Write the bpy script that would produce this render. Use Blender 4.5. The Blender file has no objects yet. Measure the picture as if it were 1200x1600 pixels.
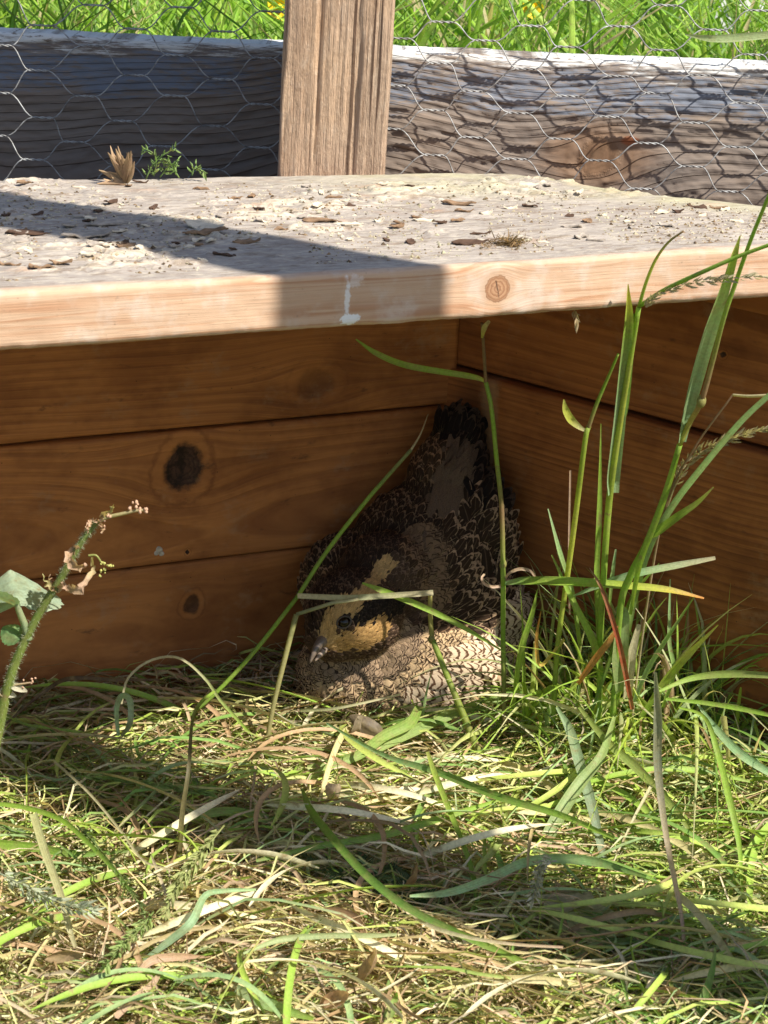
import bpy, math, random
import numpy as np
from mathutils import Vector, Matrix
from mathutils.bvhtree import BVHTree

S = bpy.context.scene
COL = S.collection
PI = math.pi

# ------------------------------------------------------------------ camera
F_PX, PITCH, ROLL, CAM_H = 3400.0, math.radians(18), math.radians(2.5), 0.40
FWD = np.array([0, math.cos(PITCH), -math.sin(PITCH)])
_r = np.array([1.0, 0, 0]); _u = np.cross(_r, FWD)
RT = _r*math.cos(ROLL) + _u*math.sin(ROLL)
UP = -_r*math.sin(ROLL) + _u*math.cos(ROLL)
ORG = np.array([0, 0, CAM_H])
cd = bpy.data.cameras.new('camera'); cam = bpy.data.objects.new('camera', cd); COL.objects.link(cam)
M = Matrix.Identity(4)
for i in range(3):
    M[i][0] = RT[i]; M[i][1] = UP[i]; M[i][2] = -FWD[i]; M[i][3] = ORG[i]
cam.matrix_world = M
cd.sensor_fit = 'HORIZONTAL'; cd.sensor_width = 36; cd.lens = 36*F_PX/1200
cd.clip_start = 0.02; cd.clip_end = 200
cd.dof.use_dof = True; cd.dof.focus_distance = 0.955; cd.dof.aperture_fstop = 70
S.camera = cam

# ------------------------------------------------------------------ light
SUN_AZ, SUN_EL = math.radians(-31), math.radians(50)
w = bpy.data.worlds.new('World'); S.world = w; w.use_nodes = True
wn = w.node_tree.nodes; wl = w.node_tree.links
bg = wn['Background']; bg.inputs['Strength'].default_value = 0.09
sky = wn.new('ShaderNodeTexSky'); sky.sky_type = 'NISHITA'; sky.sun_disc = False
sky.sun_elevation = SUN_EL; sky.sun_rotation = PI/2 - SUN_AZ
wl.new(sky.outputs[0], bg.inputs['Color'])
sl = bpy.data.lights.new('sun', 'SUN'); sl.energy = 5.0; sl.angle = math.radians(0.55); sl.color = (1.0, 0.955, 0.87)
sun = bpy.data.objects.new('sun', sl); COL.objects.link(sun)
sdir = Vector((math.cos(SUN_AZ)*math.cos(SUN_EL), math.sin(SUN_AZ)*math.cos(SUN_EL), math.sin(SUN_EL)))
sun.rotation_euler = sdir.to_track_quat('Z', 'Y').to_euler(); sun.location = (2, -1, 3)
S.view_settings.view_transform = 'Standard'; S.view_settings.look = 'None'
S.view_settings.exposure = 0.72; S.view_settings.gamma = 1.0; S.view_settings.use_curve_mapping = False
S.render.engine = 'CYCLES'

# ------------------------------------------------------------------ helpers
def ray(x, y):
    return FWD + RT*(x-600)/F_PX - UP*(y-800)/F_PX
def at(x, y, Y):                      # point at depth Y (metres) seen at photo position x, y
    d = ray(x, y); return ORG + d*(Y/d[1])
def onz(x, y, z):
    d = ray(x, y); return ORG + d*((z-CAM_H)/d[2])

def tag(o, label=None, cat=None, group=None, kind=None):
    if label: o['label'] = label
    if cat: o['category'] = cat
    if group: o['group'] = group
    if kind: o['kind'] = kind
    return o
def empty(name, loc=(0, 0, 0), rz=0.0):
    o = bpy.data.objects.new(name, None); COL.objects.link(o)
    o.location = [float(v) for v in loc]; o.rotation_euler = (0, 0, rz); o.empty_display_size = .02
    return o
PINV = {}
def link(name, me, parent=None, mats=None):
    o = bpy.data.objects.new(name, me); COL.objects.link(o)
    if mats:
        for m in (mats if isinstance(mats, (list, tuple)) else [mats]): me.materials.append(m)
    if parent is not None:
        o.parent = parent
        if parent.type == 'EMPTY' or True:
            mw = Matrix.Translation(parent.location) @ parent.rotation_euler.to_matrix().to_4x4()
            if parent.parent is not None:
                pp = parent.parent
                mw = Matrix.Translation(pp.location) @ pp.rotation_euler.to_matrix().to_4x4() @ pp_inv(parent) @ mw
            o.matrix_parent_inverse = mw.inverted()
    return o
def pp_inv(o): return o.matrix_parent_inverse.copy()

def np_mesh(name, V, Q=None, T=None, smooth=True):
    """V (n,3); Q (m,4) quads; T (k,3) triangles -> mesh"""
    me = bpy.data.meshes.new(name)
    V = np.asarray(V, dtype=np.float32)
    nq = 0 if Q is None else len(Q); nt = 0 if T is None else len(T)
    me.vertices.add(len(V)); me.vertices.foreach_set('co', V.ravel())
    loops = []; starts = []; off = 0
    if nq:
        Q = np.asarray(Q, dtype=np.int32); loops.append(Q.ravel()); starts.append(np.arange(nq)*4); off = nq*4
    if nt:
        T = np.asarray(T, dtype=np.int32); loops.append(T.ravel()); starts.append(off+np.arange(nt)*3)
    L = np.concatenate(loops).astype(np.int32); St = np.concatenate(starts).astype(np.int32)
    me.loops.add(len(L)); me.loops.foreach_set('vertex_index', L)
    me.polygons.add(nq+nt); me.polygons.foreach_set('loop_start', St)
    me.update(calc_edges=True); me.validate()
    me.polygons.foreach_set('use_smooth', np.full(len(me.polygons), smooth, dtype=bool))
    return me
def attr_f(me, name, a):
    at_ = me.attributes.new(name, 'FLOAT', 'POINT'); at_.data.foreach_set('value', np.asarray(a, dtype=np.float32).ravel())
def attr_c(me, name, c):
    c = np.asarray(c, dtype=np.float32)
    if c.shape[1] == 3: c = np.concatenate([c, np.ones((len(c), 1), np.float32)], 1)
    at_ = me.attributes.new(name, 'FLOAT_COLOR', 'POINT'); at_.data.foreach_set('color', c.ravel())

def _h(ix, iy, iz, s):
    n = (ix*374761393 + iy*668265263 + iz*2147483647 + s*974634777).astype(np.int64) & 0xffffffff
    n = ((n ^ (n >> 13))*1274126177) & 0xffffffff
    n = (n ^ (n >> 16)) & 0xffffff
    return n/float(0xffffff)
def vnoise(p, s=0):
    p = np.asarray(p, dtype=np.float64)
    i = np.floor(p).astype(np.int64); f = p-i; f = f*f*f*(f*(f*6-15)+10)
    r = 0
    for dx in (0, 1):
        for dy in (0, 1):
            for dz in (0, 1):
                wgt = (f[..., 0] if dx else 1-f[..., 0])*(f[..., 1] if dy else 1-f[..., 1])*(f[..., 2] if dz else 1-f[..., 2])
                r = r + wgt*_h(i[..., 0]+dx, i[..., 1]+dy, i[..., 2]+dz, s)
    return r*2-1
def fbm(p, o=4, s=0, g=.5):
    p = np.asarray(p, dtype=np.float64); r = 0; a = 1.0; t = 0
    for k in range(o):
        r = r + a*vnoise(p*2**k + 17.3*k, s+k); t += a; a *= g
    return r/t
def sst(a, b, x):
    t = np.clip((x-a)/(b-a), 0, 1); return t*t*(3-2*t)

# ------------------------------------------------------------------ node helper
class NT:
    def __init__(s, name):
        s.m = bpy.data.materials.new(name); s.m.use_nodes = True
        s.t = s.m.node_tree; s.t.nodes.clear(); s.out = s.t.nodes.new('ShaderNodeOutputMaterial')
    def put(s, sock, v):
        if v is None: return
        if hasattr(v, 'default_value') or isinstance(v, bpy.types.NodeSocket): s.t.links.new(v, sock)
        elif isinstance(v, (tuple, list)) and len(v) == 3 and sock.type == 'RGBA': sock.default_value = (*v, 1)
        else: sock.default_value = v
    def n(s, typ, ins=None, **kw):
        nd = s.t.nodes.new('ShaderNode'+typ)
        for k, v in kw.items(): setattr(nd, k, v)
        for k, v in (ins or {}).items(): s.put(nd.inputs[k], v)
        return nd
    def at(s, name, o='Fac'): return s.n('Attribute', attribute_name=name).outputs[o]
    def ma(s, op, a, b=None, c=None, clamp=False):
        d = {0: a}
        if b is not None: d[1] = b
        if c is not None: d[2] = c
        return s.n('Math', d, operation=op, use_clamp=clamp).outputs[0]
    def vec(s, x, y, z): return s.n('CombineXYZ', {0: x, 1: y, 2: z}).outputs[0]
    def noise(s, v, scale, detail=4, rough=.55, dist=0, o=0):
        return s.n('TexNoise', {'Vector': v, 'Scale': scale, 'Detail': detail, 'Roughness': rough, 'Distortion': dist}).outputs[o]
    def mix(s, f, a, b, bt='MIX'):
        nd = s.n('Mix', data_type='RGBA', blend_type=bt, clamp_factor=True)
        s.put(nd.inputs[0], f); s.put(nd.inputs[6], a); s.put(nd.inputs[7], b); return nd.outputs[2]
    def step(s, x, a, b, lo=0.0, hi=1.0):
        return s.n('MapRange', {0: x, 1: a, 2: b, 3: lo, 4: hi}, interpolation_type='SMOOTHSTEP').outputs[0]
    def bump(s, h, st, dist=.001, nrm=None):
        return s.n('Bump', {'Height': h, 'Strength': st, 'Distance': dist, 'Normal': nrm} if nrm else {'Height': h, 'Strength': st, 'Distance': dist}).outputs[0]
    def pbr(s, col, rough=.7, nrm=None, spec=.3, **kw):
        d = {'Base Color': col, 'Roughness': rough, 'Specular IOR Level': spec}
        if nrm: d['Normal'] = nrm
        d.update(kw)
        return s.n('BsdfPrincipled', d).outputs[0]
    def done(s, sh): s.t.links.new(sh, s.out.inputs['Surface']); return s.m

def wood(name, early, late, spacing=.0035, contrast=.7, weather=0.0, wcol=(.3, .29, .28), knotc=(.05, .022, .012),
         bump=.5, fine=1.0, extra=None, rough=.62):
    t = NT(name)
    ring, u, kn, vv = t.at('ring'), t.at('gu'), t.at('kn'), t.at('gv')
    ww = t.at('gw')
    v1 = t.vec(t.ma('MULTIPLY', u, 6.0), t.ma('MULTIPLY', ring, 60.0), ww)
    wob = t.noise(v1, 1.0, 3)
    ph = t.ma('ADD', t.ma('DIVIDE', ring, spacing), t.ma('MULTIPLY', wob, 1.8))
    fr = t.ma('FRACT', ph)
    lw = t.ma('MULTIPLY', t.step(fr, .25, .86), t.step(fr, 1.0, .93))
    fib = t.noise(t.vec(t.ma('MULTIPLY', u, 25.0), t.ma('MULTIPLY', ring, 1800.0*fine), t.ma('MULTIPLY', ww, 1800.0*fine)), 1.0, 3, .6)
    fib2 = t.noise(t.vec(t.ma('MULTIPLY', u, 9.0), t.ma('MULTIPLY', ring, 350.0), t.ma('MULTIPLY', ww, 350.0)), 1.0, 3, .6)
    big = t.noise(t.vec(t.ma('MULTIPLY', u, 9.0), t.ma('MULTIPLY', vv, 16.0), ww), 1.0, 4)
    lwA = t.ma('MULTIPLY', lw, t.ma('MULTIPLY', t.step(wob, .3, .65, .45, 1.0), contrast))
    c = t.mix(lwA, early, late)
    c = t.mix(t.step(fib, .35, .7, 0, .45), c, late)
    c = t.mix(t.step(fib2, .35, .7, 0, .35), c, tuple(min(1, x*1.15) for x in early))
    c = t.mix(t.step(big, .35, .75, 0, .40), c, tuple(x*.72 for x in late))
    grain_h = t.ma('ADD', t.ma('MULTIPLY', lw, .6), t.ma('MULTIPLY', fib, .9))
    if weather > 0:
        wf = t.ma('MULTIPLY', t.step(t.ma('ADD', big, t.ma('MULTIPLY', fib, .6)), .45, .95), weather)
        c = t.mix(wf, c, wcol)
    # knots
    kd = t.ma('ADD', kn, t.ma('MULTIPLY', t.ma('SUBTRACT', t.noise(t.vec(u, vv, ww), 260, 4, .65), .5), .55)); ks_ = t.at('ks')
    inn = t.ma('MULTIPLY', t.step(kd, 1.08, .72), ks_)
    krings = t.ma('FRACT', t.ma('MULTIPLY', kd, 5.0))
    kc = t.mix(t.step(krings, .2, .9), tuple(x*1.9 for x in knotc), knotc)
    kc = t.mix(t.step(t.noise(t.vec(u, vv, ww), 220, 4), .42, .62), kc, tuple(x*.45 for x in knotc))
    kc = t.mix(t.step(kd, .78, .98, 0, .75), kc, tuple(x*.35 for x in knotc))
    halo = t.ma('MULTIPLY', t.step(kd, 1.9, 1.1, 0, .5), ks_)
    c = t.mix(halo, c, tuple(min(1, x*1.05) for x in early))
    c = t.mix(t.ma('MULTIPLY', t.step(kd, 1.7, 1.5), t.ma('MULTIPLY', t.step(kd, 1.3, 1.5, 0, .45), ks_)), c, tuple(x*.8 for x in late))
    c = t.mix(inn, c, kc)
    h = t.ma('SUBTRACT', grain_h, t.ma('MULTIPLY', inn, .5))
    if extra: c, h = extra(t, c, h, u, vv, ww)
    return t.done(t.pbr(c, rough, t.bump(h, bump, .0006), .25))

def leaf_mat(name, trans=.42, rough=.5, attr='Col'):
    t = NT(name)
    c = t.at(attr, 'Color')
    uvn = t.n('TexCoord').outputs['Object']
    n1 = t.noise(uvn, 260, 3); n2 = t.noise(uvn, 900, 2)
    c = t.mix(t.step(n1, .35, .7, 0, .3), c, (.42, .34, .15))
    c = t.mix(t.step(n2, .4, .7, 0, .35), c, t.mix(1, c, (.55, .55, .5), 'MULTIPLY'))
    ru = t.at('ru'); ob = t.n('SeparateXYZ', {0: uvn})
    vein = t.noise(t.vec(t.ma('MULTIPLY', ru, 4.5), t.ma('MULTIPLY', ob.outputs[2], 25.), t.ma('MULTIPLY', ob.outputs[0], 12.)), 1, 3, .7)
    c = t.mix(t.step(vein, .45, .62, 0, .45), c, t.mix(1, c, (.55, .60, .45), 'MULTIPLY'))
    spot = t.noise(uvn, 130, 5, .7); c = t.mix(t.step(spot, .60, .70, 0, .7), c, (.30, .20, .09))
    p = t.pbr(c, rough, t.bump(t.ma('ADD', vein, n2), .35, .0004), .35)
    tr = t.n('BsdfTranslucent', {'Color': t.mix(1, c, (1.25, 1.3, .75), 'MULTIPLY')}).outputs[0]
    return t.done(t.n('MixShader', {0: trans, 1: p, 2: tr}).outputs[0])
def plain(name, col, rough=.6, spec=.3, nscale=300, namt=.35, bump=.3):
    t = NT(name); o = t.n('TexCoord').outputs['Object']
    n1 = t.noise(o, nscale, 4)
    c = t.mix(t.step(n1, .35, .7, 0, namt), col, tuple(x*.45 for x in col))
    return t.done(t.pbr(c, rough, t.bump(n1, bump, .0006), spec))

M_LEAF = leaf_mat('grass_leaf'); M_HAY = leaf_mat('hay_blades', .22, .6); M_MEADOW = leaf_mat('meadow_leaf', .4, .5)
M_SEED = leaf_mat('seed_husk', .3, .7)

# ------------------------------------------------------------------ plank builder
def plank(name, L, W, T, mat, parent, frame, nx=200, nv=60, nt=8, r=.0015, knots=(), seed=0, pith=(.5, -1.0),
          disp=None, outline=None, cap=True, ringwander=.004, endshape=None):
    """frame: 4x4 numpy, local x = along, y = across the main face, z = outward normal of the main face (main face at z=T)"""
    prof = []
    for k in range(nv): prof.append((r+(W-2*r)*k/(nv-1), T, 0, 1))
    for a in (30, 60): prof.append((W-r+r*math.sin(math.radians(a)), T-r+r*math.cos(math.radians(a)), math.sin(math.radians(a)), math.cos(math.radians(a))))
    for k in range(nt): prof.append((W, T-r-(T-2*r)*k/(nt-1), 1, 0))
    for a in (45,): prof.append((W-r+r*.707, r-r*.707, .707, -.707))
    for k in range(4): prof.append((W-r-(W-2*r)*k/3, 0, 0, -1))
    for a in (45,): prof.append((r-r*.707, r-r*.707, -.707, -.707))
    for k in range(nt): prof.append((0, r+(T-2*r)*k/(nt-1), -1, 0))
    for a in (30, 60): prof.append((r-r*math.cos(math.radians(a)), T-r+r*math.sin(math.radians(a)), -math.cos(math.radians(a)), math.sin(math.radians(a))))
    prof = np.array(prof); R = len(prof)
    xs = np.linspace(0, L, nx)
    X = np.repeat(xs[:, None], R, 1); V = np.repeat(prof[None, :, 0], nx, 0); Wn = np.repeat(prof[None, :, 1], nx, 0)
    NV = np.repeat(prof[None, :, 2], nx, 0); NW = np.repeat(prof[None, :, 3], nx, 0)
    if outline:
        v0, v1 = outline(xs); V = v0[:, None] + (V/W)*(v1-v0)[:, None]
    # ring field
    vw = V.copy(); kn = np.full(X.shape, 9.0)
    ksv = np.ones(X.shape)
    for kq in knots:
        uk, vk, rk = kq[:3]
        dv = vw-vk; d = np.hypot((X-uk)/1.7, dv)
        vw = vk + dv*(1-.93*np.exp(-(d/(1.75*rk))**2))
        ang = np.arctan2(V-vk, X-uk); kk_ = np.hypot((X-uk)/(1.12+.1*math.sin(uk*99)), V-vk)/rk*(1+.10*np.sin(ang*2+uk*40)+.05*np.sin(ang*3+uk*70))
        if len(kq) > 3: ksv = np.where(kk_ < 2.2, kq[3], ksv)
        kn = np.minimum(kn, kk_)
    wander = fbm(np.stack([X*5+seed, V*3, X*0+seed], -1), 3, seed)*ringwander
    ring = np.hypot(vw-pith[0]*W+wander*1.5, (Wn-pith[1]*T)+wander) + seed*.173
    D = np.zeros(X.shape)
    if disp is not None: D = disp(X, V, Wn, NV, NW, ring, kn)
    Pv = V+NV*D; Pw = Wn+NW*D
    if endshape: X = X + endshape(X, V, Wn)
    P = np.stack([X, Pv, Pw], -1).reshape(-1, 3)
    idx = np.arange(nx*R).reshape(nx, R)
    a = idx[:-1, :]; b = idx[1:, :]
    Q = np.stack([a, b, np.roll(b, -1, 1), np.roll(a, -1, 1)], -1).reshape(-1, 4)[:, ::-1]
    # caps as fans
    n0 = len(P); c0 = P[idx[0]].mean(0); c1 = P[idx[-1]].mean(0); P = np.vstack([P, c0, c1])
    i0 = idx[0]; i1 = idx[-1]
    T0 = np.stack([np.full(R, n0), i0, np.roll(i0, -1)], 1)[:, ::-1]; T1 = np.stack([np.full(R, n0+1), np.roll(i1, -1), i1], 1)[:, ::-1]
    fr = np.asarray(frame); PW = P@fr[:3, :3].T + fr[:3, 3]
    me = np_mesh(name, PW, Q, np.vstack([T0, T1]))
    z2 = lambda A: np.concatenate([A.ravel(), [A[0].mean(), A[-1].mean()]])
    attr_f(me, 'gu', z2(X)+seed*1.37); attr_f(me, 'gv', z2(V)); attr_f(me, 'gw', z2(Wn)); attr_f(me, 'ring', z2(ring)); attr_f(me, 'kn', z2(kn)); attr_f(me, 'ks', z2(ksv))
    attr_f(me, 'top', z2(np.clip(NW, 0, 1)*np.ones(X.shape))); attr_f(me, 'dsp', z2(D))
    attr_f(me, 'vr', z2(np.repeat(prof[None, :, 0]/W, nx, 0)))
    return link(name, me, parent, mat)
def frame(o, x, y, z):
    f = np.eye(4); f[:3, 0] = x; f[:3, 1] = y; f[:3, 2] = z; f[:3, 3] = o; return f
UPV = np.array([0, 0, 1.0])

# ------------------------------------------------------------------ key points of the shelter
d_ = ray(710, 630); CORNER = ORG + d_*(1.0/d_[1]); CX, CY = CORNER[0], CORNER[1]
A_B = math.radians(27.0); DB = np.array([math.cos(A_B), math.sin(A_B), 0]); NB = np.array([math.sin(A_B), -math.cos(A_B), 0])   # back wall, normal towards camera
A_S = math.radians(-43.0); DS = np.array([math.cos(A_S), math.sin(A_S), 0]); NS = np.array([-math.sin(A_S)*-1, -math.cos(A_S), 0])
NS = np.array([math.sin(A_S), -math.cos(A_S), 0])      # side wall, normal into the shelter (to the left)
C0 = np.array([CX, CY, 0])
ROOF_Z = .245; ROOF_T = .0202

# ------------------------------------------------------------------ ground
def mound(x, y):
    q = np.stack([np.asarray(x)*9., np.asarray(y)*9., np.zeros_like(np.asarray(x, dtype=float))], -1)
    return .008*fbm(q, 3, 5) + .002
t = NT('soil'); o_ = t.n('TexCoord').outputs['Object']
n1 = t.noise(o_, 60, 6, .65); n2 = t.noise(o_, 500, 4, .6)
sc = t.mix(t.step(n1, .35, .65), (.035, .024, .015), (.085, .062, .038)); sc = t.mix(t.step(n2, .5, .75, 0, .5), sc, (.16, .13, .08))
M_SOIL = t.done(t.pbr(sc, .95, t.bump(t.ma('ADD', n1, n2), .8, .004), .1))
def sheet(name, xs, ys, zf, mat, kind='structure'):
    X, Y = np.meshgrid(xs, ys, indexing='ij'); Z = zf(X, Y)
    V = np.stack([X, Y, Z], -1).reshape(-1, 3); n = len(ys)
    i = np.arange(len(xs)*n).reshape(len(xs), n)
    Q = np.stack([i[:-1, :-1], i[1:, :-1], i[1:, 1:], i[:-1, 1:]], -1).reshape(-1, 4)
    o = link(name, np_mesh(name, V, Q), None, mat); tag(o, kind=kind); return o
def gz(X, Y):
    near = sst(2.0, 1.0, np.hypot(X, Y-.8))
    far = .02*fbm(np.stack([X*.6, Y*.6, X*0], -1), 3, 9)
    return mound(X, Y)*near + far*(1-near) - .002
xs = np.unique(np.concatenate([-np.geomspace(.6, 60, 30)[::-1], np.linspace(-.6, .6, 90), np.geomspace(.6, 60, 30)]))
ys = np.unique(np.concatenate([[-40, -20, -8, -4, -2, -1, -.4], np.linspace(0, 1.4, 100), np.geomspace(1.45, 90, 40)]))
gr = sheet('ground', xs, ys, gz, M_SOIL)

# ------------------------------------------------------------------ shelter walls
wall_early, wall_late = (.54, .210, .058), (.22, .068, .021)
def stains(t, c, h, u, v, w_):
    n = t.noise(t.vec(t.ma('MULTIPLY', u, 60.), t.ma('MULTIPLY', v, 150.), w_), 1, 5, .65)
    c = t.mix(t.step(n, .60, .74, 0, .6), c, (.07, .035, .02))
    m2 = t.noise(t.vec(t.ma('MULTIPLY', u, 14.), t.ma('MULTIPLY', v, 20.), t.ma('ADD', w_, 5.)), 1, 5, .7)
    c = t.mix(t.step(m2, .42, .66, 0, .6), c, t.mix(1, c, (.42, .33, .30), 'MULTIPLY'))
    m3 = t.noise(t.vec(t.ma('MULTIPLY', u, 35.), t.ma('MULTIPLY', v, 45.), t.ma('ADD', w_, 9.)), 1, 5, .7)
    c = t.mix(t.step(m3, .55, .72, 0, .35), c, (.40, .25, .14))
    sp = t.n('TexVoronoi', {'Vector': t.vec(u, v, w_), 'Scale': 140.}).outputs[0]
    c = t.mix(t.step(sp, .05, .02, 0, .9), c, (.04, .02, .012))
    return c, h
M_WALL = wood('shelter_plank_wood', wall_early, wall_late, .0030, .5, bump=.35, extra=stains)
def stains2(t, c, h, u, v, w_):
    c, h = stains(t, c, h, u, v, w_)
    n = t.noise(t.vec(t.ma('MULTIPLY', u, 50.), t.ma('MULTIPLY', v, 25.), w_), 1, 5, .7)
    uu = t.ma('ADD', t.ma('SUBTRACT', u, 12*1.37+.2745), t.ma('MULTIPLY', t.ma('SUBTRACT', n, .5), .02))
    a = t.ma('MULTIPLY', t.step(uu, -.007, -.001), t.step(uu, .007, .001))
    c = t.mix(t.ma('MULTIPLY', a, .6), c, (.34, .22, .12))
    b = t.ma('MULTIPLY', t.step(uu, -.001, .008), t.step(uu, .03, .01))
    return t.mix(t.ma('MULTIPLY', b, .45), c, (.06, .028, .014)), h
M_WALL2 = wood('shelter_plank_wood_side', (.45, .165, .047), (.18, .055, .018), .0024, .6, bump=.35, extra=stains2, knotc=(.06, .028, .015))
shelter = empty('nest_box', (CX, CY, 0))
tag(shelter, 'low reddish brown plank shelter whose two walls meet in the corner where the bird crouches', 'nest box')
def gentle(amp, seed):
    return lambda X, V, Wn, NV, NW, ring, kn: amp*fbm(np.stack([X*12+seed, V*20, Wn*20], -1), 3, seed) - .0012*np.clip(1-kn, 0, 1)**.5*(NW > .5)
s1z, s2z = .1307, .0675
LB = .50
def back_plank(z0, z1, proud, seed, knots, **kw):
    o = C0 - DB*LB + UPV*z0 - NB*(.020-proud)
    # right end stops at the side wall
    return plank('plank', LB, z1-z0, .020, M_WALL, shelter, frame(o, DB, UPV, NB), nx=260, nv=44, nt=5, knots=knots, seed=seed, disp=gentle(.0006, seed), **kw)
def ub(x, y, z=None):   # along-coordinate on the back wall of photo position
    d = ray(x, y); tt = np.dot(C0-ORG, NB)/np.dot(d, NB); p = ORG+d*tt; return np.dot(p-(C0-DB*LB), DB), p[2]
def kb(x, y, rpx, z0):
    u, z = ub(x, y); return (u, z-z0, rpx*.000265)
back_plank(-.03, s2z-.0012, .0, 3, [kb(300, 945, 18, -.03)+(.8,)], pith=(.7, -3))
back_plank(s2z, s1z-.0010, .0012, 5, [kb(285, 730, 41, s2z), kb(292, 862, 5, s2z), kb(560, 655, 3, s2z)], pith=(.3, -1.2))
back_plank(s1z, .2245, .0002, 8, [kb(492, 600, 34, s1z)+(.38,)], pith=(.9, -1.6))
LS = .30
def us(x, y):
    d = ray(x, y); tt = np.dot(C0-ORG, NS)/np.dot(d, NS); p = ORG+d*tt; return np.dot(p-C0, DS), p[2]
def side_plank(z0, z1, proud, seed, knots, **kw):
    o = C0 + UPV*z0 - NS*(.022-proud) - DS*.020
    # local x must be along, y up, z out: DS x UP = ?  flip along so the frame stays right handed
    o = o + DS*(LS+.020)
    return plank('plank', LS+.020, z1-z0, .022, M_WALL2, shelter, frame(o, -DS, UPV, NS), nx=200, nv=44, nt=8, knots=knots, seed=seed, disp=gentle(.0007, seed), **kw)
def ks(x, y, rpx, z0):
    u, z = us(x, y); return (LS-u, z-z0, rpx*.00026)
S2 = .1482
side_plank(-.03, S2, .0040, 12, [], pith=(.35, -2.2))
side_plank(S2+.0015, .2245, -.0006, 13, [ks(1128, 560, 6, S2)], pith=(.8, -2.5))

plank('corner_light_stop', .26, .014, .016, M_WALL2, shelter, frame(C0+DS*.262+UPV*.2095+NS*.0005, -DS, UPV, NS), nx=20, nv=4, nt=2, r=.001, seed=33)  # hidden strip added under the roof board to block a sliver of sun
# unseen strips added outside the joints to stop sun leaking through
for (zz, nm) in ((s2z, 'seam_light_stop'), (s1z, 'seam_light_stop')):
    plank(nm, LB, .024, .008, M_WALL, shelter, frame(C0-DB*LB+UPV*(zz-.012)-NB*.0292, DB, UPV, NB), nx=40, nv=5, nt=2, r=.001, seed=31)
plank('seam_light_stop', LS+.02, .024, .008, M_WALL2, shelter, frame(C0+DS*LS+UPV*(S2-.012)-NS*.0312, -DS, UPV, NS), nx=40, nv=5, nt=2, r=.001, seed=32)

# ------------------------------------------------------------------ roof board
pf0 = onz(0, 455, ROOF_Z); pf1 = onz(1200, 385, ROOF_Z)
DF = (pf1-pf0)/np.linalg.norm(pf1-pf0); NF = np.array([-DF[1], DF[0], 0])      # along the front edge; towards the rear
EXT = .24
RO = pf0 - DF*EXT; RO[2] = 0; RL = EXT + np.linalg.norm(pf1-pf0) + .10
def rc(p): v = np.asarray(p)-RO; return np.dot(v, DF), np.dot(v, NF)
rear = [rc(onz(x, y, ROOF_Z)) for x, y in ((0, 279), (200, 276), (430, 272), (600, 270), (700, 267), (800, 270), (900, 286), (1000, 302), (1100, 311), (1200, 323))]
ru = np.array([-.05]+[a for a, b in rear]+[rear[-1][0]+.08]); rv = np.array([rear[0][1]+.06]+[b for a, b in rear]+[rear[-1][1]-.07])
def roof_outline(xs):
    v1 = np.interp(xs, ru, rv)
    v1 = v1 + .0016*fbm(np.stack([xs*90, xs*0, xs*0], -1), 3, 31)
    v0 = .0012*fbm(np.stack([xs*14, xs*0+3, xs*0], -1), 2, 33)
    return v0, v1
def roof_disp(X, V, Wn, NV, NW, ring, kn):
    top = NW > .5
    p = np.stack([X*55, V*130, X*0], -1)
    warp = fbm(np.stack([X*60, V*60, X*0+4], -1), 3, 41)
    n = fbm(p+warp[..., None]*1.5, 5, 42, .6)
    plates = sst(.06, .10, n)*.0006 + sst(.18, .21, n)*.0006 + sst(.30, .33, n)*.0005
    n2 = fbm(np.stack([X*120, V*260, X*0+2], -1), 4, 45, .6)
    dens = sst(-.35, .25, fbm(np.stack([X*14, V*22, X*0+9], -1), 3, 47))*sst(.012, .03, V)
    d = plates*dens + .00035*n2*dens + .0012*fbm(np.stack([X*12, V*16, X*0+1], -1), 3, 49) + .00012*n2
    front = (NV < -.5)
    df = .0005*fbm(np.stack([X*140, Wn*200, X*0+8], -1), 4, 53, .6)*(.4+1.2*np.exp(-(Wn/.003)**2)) + .0005*fbm(np.stack([X*20, Wn*60, X*0+5], -1), 3, 51) - .0004*np.clip(1-kn, 0, 1)
    edge = np.exp(-(V/.004)**2)
    return np.where(top, d*(1-.8*edge), np.where(front, df, .0004*n2))
def kf(x, y, rpx):
    u, _ = rc(onz(x, y-48, ROOF_Z)); return (u, 0.0, rpx*.00023)
# main face is the top; knots on the front face are handled in the material through gw/gu
t = NT('roof_board_wood')
ring, u, vv, ww, top, dsp = t.at('ring'), t.at('gu'), t.at('gv'), t.at('gw'), t.at('top'), t.at('dsp')
P3 = t.vec(u, vv, ww)
# fresh sawn front
ku, _ = rc(onz(768, 405, ROOF_Z)); ku += 21*1.37; kw = ROOF_T*.52
def ell(uc, wc, ru_, rw_):
    a = t.ma('DIVIDE', t.ma('SUBTRACT', u, uc), ru_); b = t.ma('DIVIDE', t.ma('SUBTRACT', ww, wc), rw_)
    return t.ma('SQRT', t.ma('ADD', t.ma('MULTIPLY', a, a), t.ma('MULTIPLY', b, b)))
kd0 = ell(ku, kw, .0052, .0050)
push = t.ma('MULTIPLY', t.ma('POWER', 2.718, t.ma('MULTIPLY', t.ma('MULTIPLY', kd0, kd0), -.30)), .9)
wwp = t.ma('ADD', kw, t.ma('MULTIPLY', t.ma('SUBTRACT', ww, kw), t.ma('SUBTRACT', 1.0, push)))
gl = t.noise(t.vec(t.ma('MULTIPLY', u, 7.), t.ma('MULTIPLY', vv, 3.), t.ma('MULTIPLY', wwp, 130.)), 1, 2, .5)
ph = t.ma('ADD', t.ma('MULTIPLY', wwp, 260.), t.ma('MULTIPLY', gl, 5.5))
fr = t.ma('FRACT', ph); lw = t.ma('MULTIPLY', t.step(fr, .3, .85), t.step(fr, 1., .92))
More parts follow.
